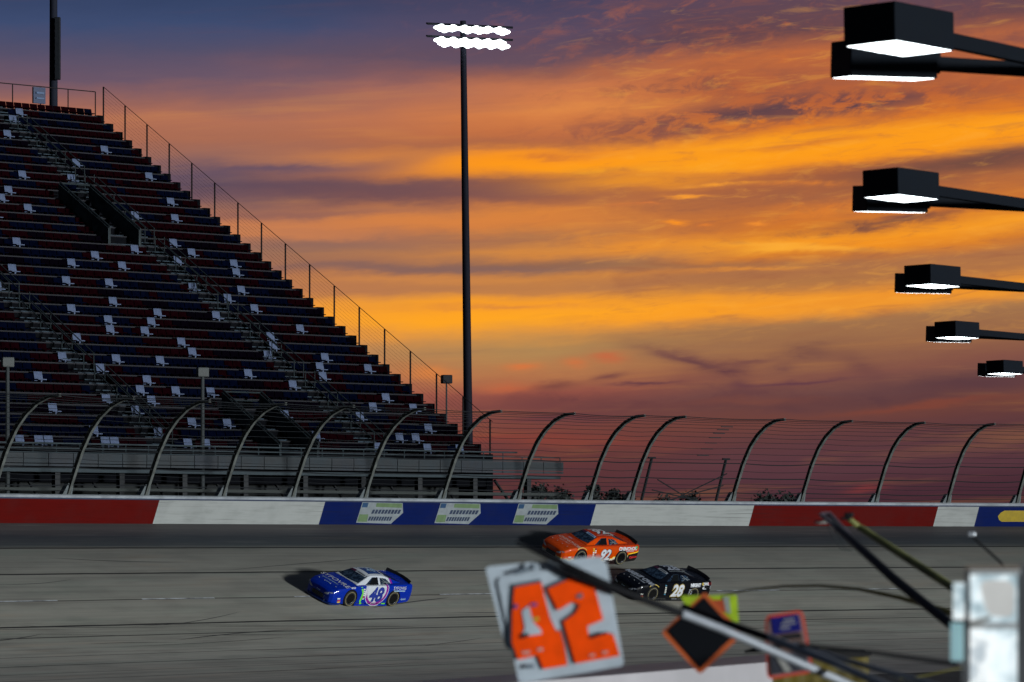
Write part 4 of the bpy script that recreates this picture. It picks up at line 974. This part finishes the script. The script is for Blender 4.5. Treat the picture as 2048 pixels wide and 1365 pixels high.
lamp(3, 83.0, 1910, 'fourth double headed lamp, second lowest at the right edge')
lamp(4, 101.0, 2006, 'farthest and lowest double headed lamp, cut by the right edge')

# ------------------------------------------------------------------ foreground boards, poles and roof
def plate(name, corners, Yd, th, mt, parent=None, org=None, bevel=0, tiltY=None):
    o = org or Vector((0,0,0)); bm = bmesh.new(); pts = [PX(x, y, Yd+(tiltY[i] if tiltY else 0))-o for i, (x, y) in enumerate(corners)]
    n = (pts[1]-pts[0]).cross(pts[2]-pts[1]).normalized()
    if n.y > 0: pts = pts[::-1]; n = -n
    prism(bm, pts, n, th)
    return to_obj(name, bm, mt, parent)
def rounded(cs, r=.06, n=4):
    out = []; k = len(cs)
    for i in range(k):
        p0, p1, p2 = Vector(cs[i-1]+(0,)), Vector(cs[i]+(0,)), Vector(cs[(i+1)%k]+(0,))
        a = p1+(p0-p1)*r; b_ = p1+(p2-p1)*r
        for j in range(n+1):
            t_ = j/n; q_ = a*(1-t_)**2+p1*2*t_*(1-t_)+b_*t_*t_; out.append((q_.x, q_.y))
    return out
Y4 = 18.0
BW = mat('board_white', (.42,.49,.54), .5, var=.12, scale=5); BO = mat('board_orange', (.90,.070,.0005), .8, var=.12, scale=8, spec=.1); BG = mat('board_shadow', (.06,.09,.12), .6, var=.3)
nb = tag(empty('number_board', PX(1120, 1240, Y4)), 'white pit board with large orange 42 on a black pole', 'pit board'); no = Vector(nb.location)
plate('board', rounded([(994,1157),(1213,1121),(1249,1332),(1038,1368)], .05), Y4, .012, BW, nb, no)
plate('back_board', rounded([(970,1134),(1205,1112),(1240,1290),(1012,1300)], .05), Y4+.0135, .012, BW, nb, no)
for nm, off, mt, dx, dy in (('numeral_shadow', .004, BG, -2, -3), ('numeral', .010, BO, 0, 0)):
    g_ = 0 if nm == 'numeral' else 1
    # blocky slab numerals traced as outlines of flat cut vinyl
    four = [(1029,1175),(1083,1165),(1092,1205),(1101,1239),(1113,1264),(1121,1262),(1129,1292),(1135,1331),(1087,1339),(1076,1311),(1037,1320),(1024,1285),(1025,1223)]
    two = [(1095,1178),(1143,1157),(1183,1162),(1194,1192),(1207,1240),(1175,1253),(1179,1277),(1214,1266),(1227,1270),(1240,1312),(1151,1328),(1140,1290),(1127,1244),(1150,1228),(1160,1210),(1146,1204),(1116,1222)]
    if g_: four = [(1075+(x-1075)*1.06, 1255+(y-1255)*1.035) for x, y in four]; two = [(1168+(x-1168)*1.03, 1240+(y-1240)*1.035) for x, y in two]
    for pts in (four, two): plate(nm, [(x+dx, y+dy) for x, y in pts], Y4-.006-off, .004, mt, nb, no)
plate('numeral_counter', [(1044,1222),(1058,1212),(1066,1244),(1082,1260),(1084,1268),(1044,1274),(1050,1256)], Y4-.022, .003, BW, nb, no)
plate('numeral_counter', [(1040,1270),(1056,1266),(1058,1274),(1042,1278)], Y4-.024, .003, M['black'], nb, no)
plate('numeral_counter', [(1181,1272),(1212,1263),(1213,1268),(1181,1278)], Y4-.024, .003, M['black'], nb, no)
SM = mat('board_smudge', (.10,.13,.16), .6); BL_ = mat('smudge_blue', (.03,.05,.25), .6)
for pts, mt in (([(1026,1144),(1050,1136),(1066,1134),(1064,1140),(1044,1146),(1028,1150)], SM), ([(1056,1130),(1068,1126),(1070,1140),(1058,1142)], SM), ([(1152,1192),(1164,1186),(1166,1196),(1156,1198)], SM), ([(1050,1330),(1066,1328),(1070,1336),(1052,1338)], SM), ([(1026,1212),(1034,1208),(1036,1216),(1028,1218)], BL_), ([(1060,1208),(1074,1206),(1074,1212),(1062,1213)], BL_), ([(1066,1236),(1078,1234),(1078,1242),(1068,1243)], mat('smudge_yellow', (.45,.35,.02), .6)), ([(1044,1304),(1060,1302),(1060,1308),(1046,1309)], PK), ([(1178,1310),(1190,1308),(1190,1313),(1180,1314)], PK), ([(1204,1304),(1216,1302),(1216,1307),(1206,1309)], PK), ([(1074,1298),(1086,1296),(1086,1302),(1076,1303)], PK)):
    plate('board_smudge', pts, Y4-.022, .002, mt, nb, no)
def pole(name, lab, cat, pts, rr, mt, group=None, n=10, capmt=None):
    P_ = [PX(x, y, d) for x, y, d in pts]; o = Vector(P_[-1]); e = tag(empty(name, o), lab, cat, group)
    bm = bmesh.new(); tube(bm, [p-o for p in P_], rr, n); to_obj('shaft', bm, mt, e, True)
    return e, o
POLE = mat('pole_grey', (.34,.37,.40), .4, .3); PBK = mat('pole_black', (.003,.0035,.005), .6, spec=.25); FPL = mat('tag_white', (.24,.24,.22), .6)
bm = bmesh.new(); tube(bm, [PX(1033,1084,17.975)-no, PX(1105,1118,17.955)-no, PX(1235,1180,17.96)-no, PX(1368,1229,18.05)-no], [.008,.015,.018,.018], 12); to_obj('pole', bm, PBK, nb, True)
bm = bmesh.new(); tube(bm, [PX(1362,1227,18.04)-no, PX(1440,1257,18.2)-no, PX(1616,1334,18.5)-no, PX(1800,1414,18.8)-no], .0205, 12); to_obj('pole_grip', bm, POLE, nb, True)
bm = bmesh.new(); tube(bm, [PX(1110,1134,17.96)-no, PX(1150,1154,17.96)-no, PX(1190,1168,17.96)-no, PX(1228,1180,17.95)-no], [.006,.012,.012,.008], 10); to_obj('clamp', bm, PBK, nb, True)

# diamond board
Y5 = 19.5
db = tag(empty('diamond_board', PX(1403, 1270, Y5)), 'black diamond shaped pit board with an orange border beside the number board', 'pit board'); do = Vector(db.location)
plate('border', rounded([(1322,1266),(1410,1184),(1487,1268),(1400,1350)], .07), Y5, .01, mat('border_orange', (.42,.07,.004), .6), db, do)
plate('panel', [(1335,1262),(1409,1195),(1474,1266),(1401,1337)], Y5-.008, .004, mat('panel_black', (.004,.005,.007), .8, spec=.08), db, do)
bm = bmesh.new(); tube(bm, [PX(1366,1214,Y5-.06)-do, PX(1440,1242,Y5-.2)-do, PX(1540,1277,Y5-.5)-do], .018, 10); to_obj('pole', bm, PBK, db, True)
bm = bmesh.new(); tube(bm, [PX(1530,1273,Y5-.46)-do, PX(1655,1321,Y5-.9)-do, PX(1850,1406,Y5-1.6)-do], .020, 10); to_obj('pole_grip', bm, POLE, db, True)
# lime board behind
Y6 = 21.5
lb = tag(empty('lime_board', PX(1425, 1216, Y6)), 'lime green pit board with red and white patch behind the black diamond', 'pit board'); lo_ = Vector(lb.location)
plate('board', [(1362,1192),(1474,1190),(1478,1246),(1370,1212)], Y6, .01, mat('board_lime', (.27,.40,.005), .5, var=.25, scale=14), lb, lo_)
plate('red_patch', [(1424,1200),(1446,1200),(1452,1224),(1430,1220)], Y6-.008, .004, mat('patch_red', (.35,.05,.01), .5), lb, lo_)
plate('white_patch', [(1446,1194),(1458,1193),(1462,1228),(1452,1224)], Y6-.008, .004, mat('patch_white', (.25,.28,.25), .5), lb, lo_)
bm = bmesh.new(); tube(bm, [PX(1420,1200,Y6+.04)-lo_, PX(1412,1240,Y6+.04)-lo_, PX(1404,1300,Y6+.02)-lo_], .012, 8); to_obj('stem', bm, PBK, lb, True)
# face board
Y7 = 19.4
fb_ = tag(empty('picture_board', PX(1572, 1290, Y7)), 'rounded pit board with red rim, blue top, blurred head and dark bottom', 'pit board'); fo_ = Vector(fb_.location)
plate('rim', rounded([(1530,1232),(1606,1220),(1628,1346),(1534,1360)], .14), Y7, .01, mat('rim_red', (.45,.03,.01), .6), fb_, fo_)
plate('pale_edge', rounded([(1535,1238),(1602,1226),(1622,1341),(1539,1354)], .12), Y7-.006, .004, mat('edge_pink', (.20,.11,.10), .6), fb_, fo_)
plate('blue_panel', [(1542,1236),(1597,1229),(1603,1262),(1546,1270)], Y7-.012, .004, mat('panel_blue', (.006,.008,.12), .7, spec=.1), fb_, fo_)
plate('head_shape', rounded([(1548,1270),(1603,1262),(1610,1300),(1556,1306)], .3), Y7-.014, .004, mat('skin_tone', (.09,.05,.038), .7), fb_, fo_)
plate('dark_glasses', [(1562,1272),(1602,1266),(1603,1276),(1566,1280)], Y7-.020, .004, M['black'], fb_, fo_)
plate('dark_panel', [(1541,1312),(1612,1300),(1618,1340),(1544,1350)], Y7-.012, .004, mat('panel_dark', (.01,.011,.02), .6), fb_, fo_)
plate('white_stripe', [(1553,1316),(1564,1313),(1584,1342),(1570,1345)], Y7-.018, .004, FPL, fb_, fo_)
for pts in ([(1566,1240),(1588,1237),(1589,1240),(1567,1243)], [(1562,1248),(1592,1244),(1592,1247),(1563,1251)], [(1560,1256),(1580,1254),(1580,1257),(1561,1259)]):
    plate('scribble', pts, Y7-.018, .003, FPL, fb_, fo_)
bm = bmesh.new(); tube(bm, [PX(1590,1288,Y7-.06)-fo_, PX(1664,1313,Y7-.3)-fo_, PX(1840,1362,Y7-.9)-fo_, PX(1960,1398,Y7-1.2)-fo_], .014, 10); to_obj('pole', bm, POLE, fb_, True)
pole('thin_pole', 'thin black pole running from the picture board to the shiny pit box', 'pole', [(1596,1290,17.6),(1750,1306,17.6),(1915,1329,17.6)], .010, PBK)

# yellow sheet with black top behind the picture board
Yc = 26.0; cv = tag(empty('equipment_cover', PX(1600, 1340, Yc)), 'yellow equipment cover with a black padded top edge at the bottom behind the picture board', 'cover'); co = Vector(cv.location)
bm = bmesh.new(); n = 22; ring = []
for i in range(n+1):
    u = i/n; x = 1545+(1738-1545)*u; y = 1306-6*math.sin(u*3.1)-3*math.sin(u*17); d = Yc+.004*math.sin(u*40)
    ring.append([bm.verts.new(PX(x, y, d)-co), bm.verts.new(PX(x, y+50, d+.003*math.sin(i*2.1))-co), bm.verts.new(PX(x, y+300, d)-co), bm.verts.new(PX(x, y+300, d+.5)-co), bm.verts.new(PX(x, y, d+.5)-co)])
for a, b_ in zip(ring, ring[1:]):
    for k in range(5): bm.faces.new((a[k], a[(k+1)%5], b_[(k+1)%5], b_[k]))
bm.faces.new(ring[0]); bm.faces.new(ring[-1][::-1]); bmesh.ops.recalc_face_normals(bm, faces=bm.faces[:])
to_obj('yellow_sheet', bm, mat('sheet_yellow', (.10,.075,.004), .6, var=.4, scale=8), cv, True)
bm = bmesh.new()
tube(bm, [PX(1490,1304,Yc+.1)-co, PX(1530,1297,Yc)-co, PX(1590,1306,Yc+.1)-co, PX(1650,1308,Yc)-co, PX(1690,1306,Yc)-co, PX(1728,1307,Yc)-co, PX(1742,1311,Yc)-co], [.008,.026,.03,.026,.034,.03,.008], 10); to_obj('padded_edge', bm, M['rubber'], cv, True)

# fuel-hose style poles standing up to the right
e, o = pole('signal_pole', 'dark pole leaning left to a pinkish forked tip before the red wall', 'pole', [(1650,1034,24),(1700,1078,23.5),(1790,1160,23),(1905,1252,22.5),(1960,1300,22.2)], [.020,.026,.030,.030,.03], mat('pole_dark', (.012,.014,.02), .4, .4), 'poles leaning out from the pit wall')
bm = bmesh.new(); tube(bm, [PX(1641,1029,24)-o, PX(1661,1027,24)-o], .012, 6); tube(bm, [PX(1641,1029,24)-o, PX(1700,1080,23.5)-o], .012, 6); tube(bm, [PX(1660,1028,24)-o, PX(1712,1084,23.5)-o], .012, 6); to_obj('fork_tip', bm, mat('tip_pink', (.15,.12,.14), .4), e)
bm = bmesh.new(); bx(bm, PX(1641,1045,24)-o, (.075,.02,.02), 0, bev=.006); to_obj('white_tag', bm, FPL, e)
bm = bmesh.new(); tube(bm, [PX(1655,1052,24)-o, PX(1682,1098,24)-o, PX(1704,1100,24)-o], .004, 5); tube(bm, [PX(1664,1050,24)-o, PX(1690,1096,24)-o], .004, 5); to_obj('string', bm, M['steel'], e)
e, o = pole('signal_pole', 'yellow pole rising left to a black tip in front of the red wall', 'pole', [(1695,1036,25),(1720,1056,25),(1800,1108,24.6),(1912,1180,24),(1990,1230,24)], [.016,.022,.026,.026,.026], mat('pole_yellow', (.20,.21,.06), .5, var=.4, scale=6), 'poles leaning out from the pit wall')
bm = bmesh.new(); bx(bm, PX(1698,1030,25)-o, (.06,.05,.03), 0, bev=.01); bx(bm, PX(1692,1037,25)-o, (.07,.04,.02), 0, bev=.008); to_obj('tip', bm, PBK, e)
e, o = pole('bent_pole', 'thin bent yellow pole arching over the dashed lane line', 'pole', [(1440,1192,28),(1500,1180,27.6),(1570,1173,27),(1640,1172,26.5),(1720,1179,26),(1800,1196,25.5),(1870,1216,25),(1920,1232,24.7),(2000,1262,24.5)], [.005,.008,.010,.011,.013,.016,.018,.020,.02], mat('pole_mustard', (.24,.21,.02), .5))
e, o = pole('thin_pole', 'short thin black pole with a small head above the shiny pit box', 'pole', [(1942,1070,24),(1965,1092,24),(2000,1124,24),(2030,1160,24)], [.010,.009,.009,.009], PBK)
bm = bmesh.new(); bx(bm, PX(1943,1069,24)-o, (.05,.03,.03), 0, bev=.008); to_obj('tip', bm, POLE, e)
e, o = pole('thin_pole', 'faint yellow rod low at the bottom, ending behind the shiny pit box', 'pole', [(1800,1358,22),(1850,1352,22),(1900,1340,22),(1960,1330,22)], .006, mat('rod_yellow', (.12,.11,.02), .5))

# shiny pit box at the right edge, its sheen made by an added glow
Y8 = 14.0
GLOW = bpy.data.materials.new('panel_glow'); GLOW.use_nodes = True; q = NT(GLOW.node_tree); b = q.n['Principled BSDF']
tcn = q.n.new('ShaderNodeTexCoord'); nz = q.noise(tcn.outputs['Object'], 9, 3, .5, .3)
cc = q.ramp(nz, [(.36, (.30,.42,.47,1)), (.50, (.80,.92,.96,1)), (.62, (.95,1,1,1)), (.72, (.45,.52,.56,1))]); b.inputs['Base Color'].default_value = (.08,.09,.1,1); q.inp(b.inputs['Emission Color'], cc); b.inputs['Emission Strength'].default_value = 1.0; b.inputs['Roughness'].default_value = .3  # reflections on the shiny panels put in as patchy emission, no lamp inside
gb_ = tag(empty('shiny_pit_box', PX(1985, 1250, Y8)), 'shiny white pit box panels with dark frame and added glow at the lower right edge', 'pit box'); go_ = Vector(gb_.location)
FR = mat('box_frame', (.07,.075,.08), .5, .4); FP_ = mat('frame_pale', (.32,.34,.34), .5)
for (x0, y0, x1, y1, nm, mt, dd) in ((1932,1132,2042,1140,'frame_bar',mat('frame_brown', (.16,.13,.10), .5),0),(1940,1140,2040,1150,'frame_bar',FP_,-.004),(1931,1140,1940,1370,'frame_bar',FR,.0),(2036,1128,2060,1370,'frame_bar',FR,.01),(1940,1150,2036,1248,'glow_panel',GLOW,.03),(1936,1258,2036,1372,'glow_panel',GLOW,.03),(1908,1166,1930,1242,'side_panel',GLOW,.05),(1903,1246,1926,1322,'side_panel',mat('panel_cyan', (.35,.60,.65), .4, emis=.6),.05),(1930,1246,2036,1258,'frame_bar',mat('frame_mid', (.38,.40,.40), .5),.01),(1904,1240,1932,1246,'frame_bar',FP_,.04),(1925,1170,1931,1370,'frame_bar',FP_,.06)):
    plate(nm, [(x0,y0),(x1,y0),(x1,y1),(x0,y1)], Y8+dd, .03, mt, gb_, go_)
plate('glare_patch', rounded([(1958,1160),(2030,1162),(2028,1236),(1975,1232)], .3), Y8+.02, .01, mat('glow_white', (.5,.5,.48), .3, emis=.35), gb_, go_)  # bright reflection painted as a glowing patch
plate('latch', [(1942,1242),(1966,1236),(1982,1232),(1980,1240),(1960,1248),(1940,1254)], Y8-.01, .01, FPL, gb_, go_)
bm = bmesh.new(); tube(bm, [PX(2050,1128,Y8+.1)-go_, Vector((PX(2050,0,Y8).x, Y8+.1, 0))-go_], .03, 8); to_obj('post', bm, FR, gb_)

# pale roof edge along the bottom (a trailer parked in the infield)
tr_ = tag(empty('trailer', (0,0,0)), 'pale smooth trailer roof, out of focus, along the bottom edge under the number board', 'trailer')
a, m_, e_ = PX(600, 1374, 31), PX(1036, 1342, 34.5), PX(1500, 1306, 39)
tr_.location = (a.x, a.y, 0); to_ = Vector(tr_.location); ax = (Vector((e_.x, e_.y, 0))-Vector((a.x, a.y, 0))).normalized(); inn = Vector((ax.y, -ax.x, 0))
bm = bmesh.new(); n = 16; rg = []
for i in range(n+1):
    u = i/n; top = (a.lerp(m_, u*2) if u < .5 else m_.lerp(e_, u*2-1)) - to_; r_ = .22
    sec = [top + Vector((0,0,-r_)) - inn*.0]
    rg.append([bm.verts.new(top + inn*(.35-.35*math.cos(t_)) + Vector((0,0,-r_+r_*math.sin(t_)))) for t_ in [k*math.pi/2/6 for k in range(7)]] + [bm.verts.new(top + inn*1.2 + Vector((0,0,.0))), bm.verts.new(top + inn*1.2 + Vector((0,0,-2.9))), bm.verts.new(top + Vector((0,0,-2.9)))])
k_ = len(rg[0])
for p_, q_ in zip(rg, rg[1:]):
    for k in range(k_): bm.faces.new((p_[k], p_[(k+1)%k_], q_[(k+1)%k_], q_[k]))
bm.faces.new(rg[0]); bm.faces.new(rg[-1][::-1]); bmesh.ops.recalc_face_normals(bm, faces=bm.faces[:])
to_obj('shell', bm, mat('trailer_pale', (.42,.41,.42), .5, var=.15, scale=.4), tr_, True, 50)
for u in (.2, .28, .75):
    bm = bmesh.new(); c = a.lerp(e_, u)-to_+inn*.6
    for sd_ in (0, 1): bmesh.ops.create_cone(bm, segments=24, radius1=.5, radius2=.5, depth=.3, cap_ends=True, matrix=Matrix.Translation((c.x+inn.x*(.4 if sd_ else -.4), c.y+inn.y*(.4 if sd_ else -.4), .5)) @ Matrix.Rotation(math.atan2(inn.y, inn.x), 4, 'Z') @ Matrix.Rotation(R(90), 4, 'Y'))
    to_obj('wheel', bm, M['rubber'], tr_)
bm = bmesh.new(); c0 = a-to_+inn*.6; c1 = e_-to_+inn*.6; prism(bm, [Vector((c0.x,c0.y,.6))-inn*.5, Vector((c1.x,c1.y,.6))-inn*.5, Vector((c1.x,c1.y,.6))+inn*.5, Vector((c0.x,c0.y,.6))+inn*.5], (0,0,-1), 2.6); to_obj('chassis', bm, M['black'], tr_)
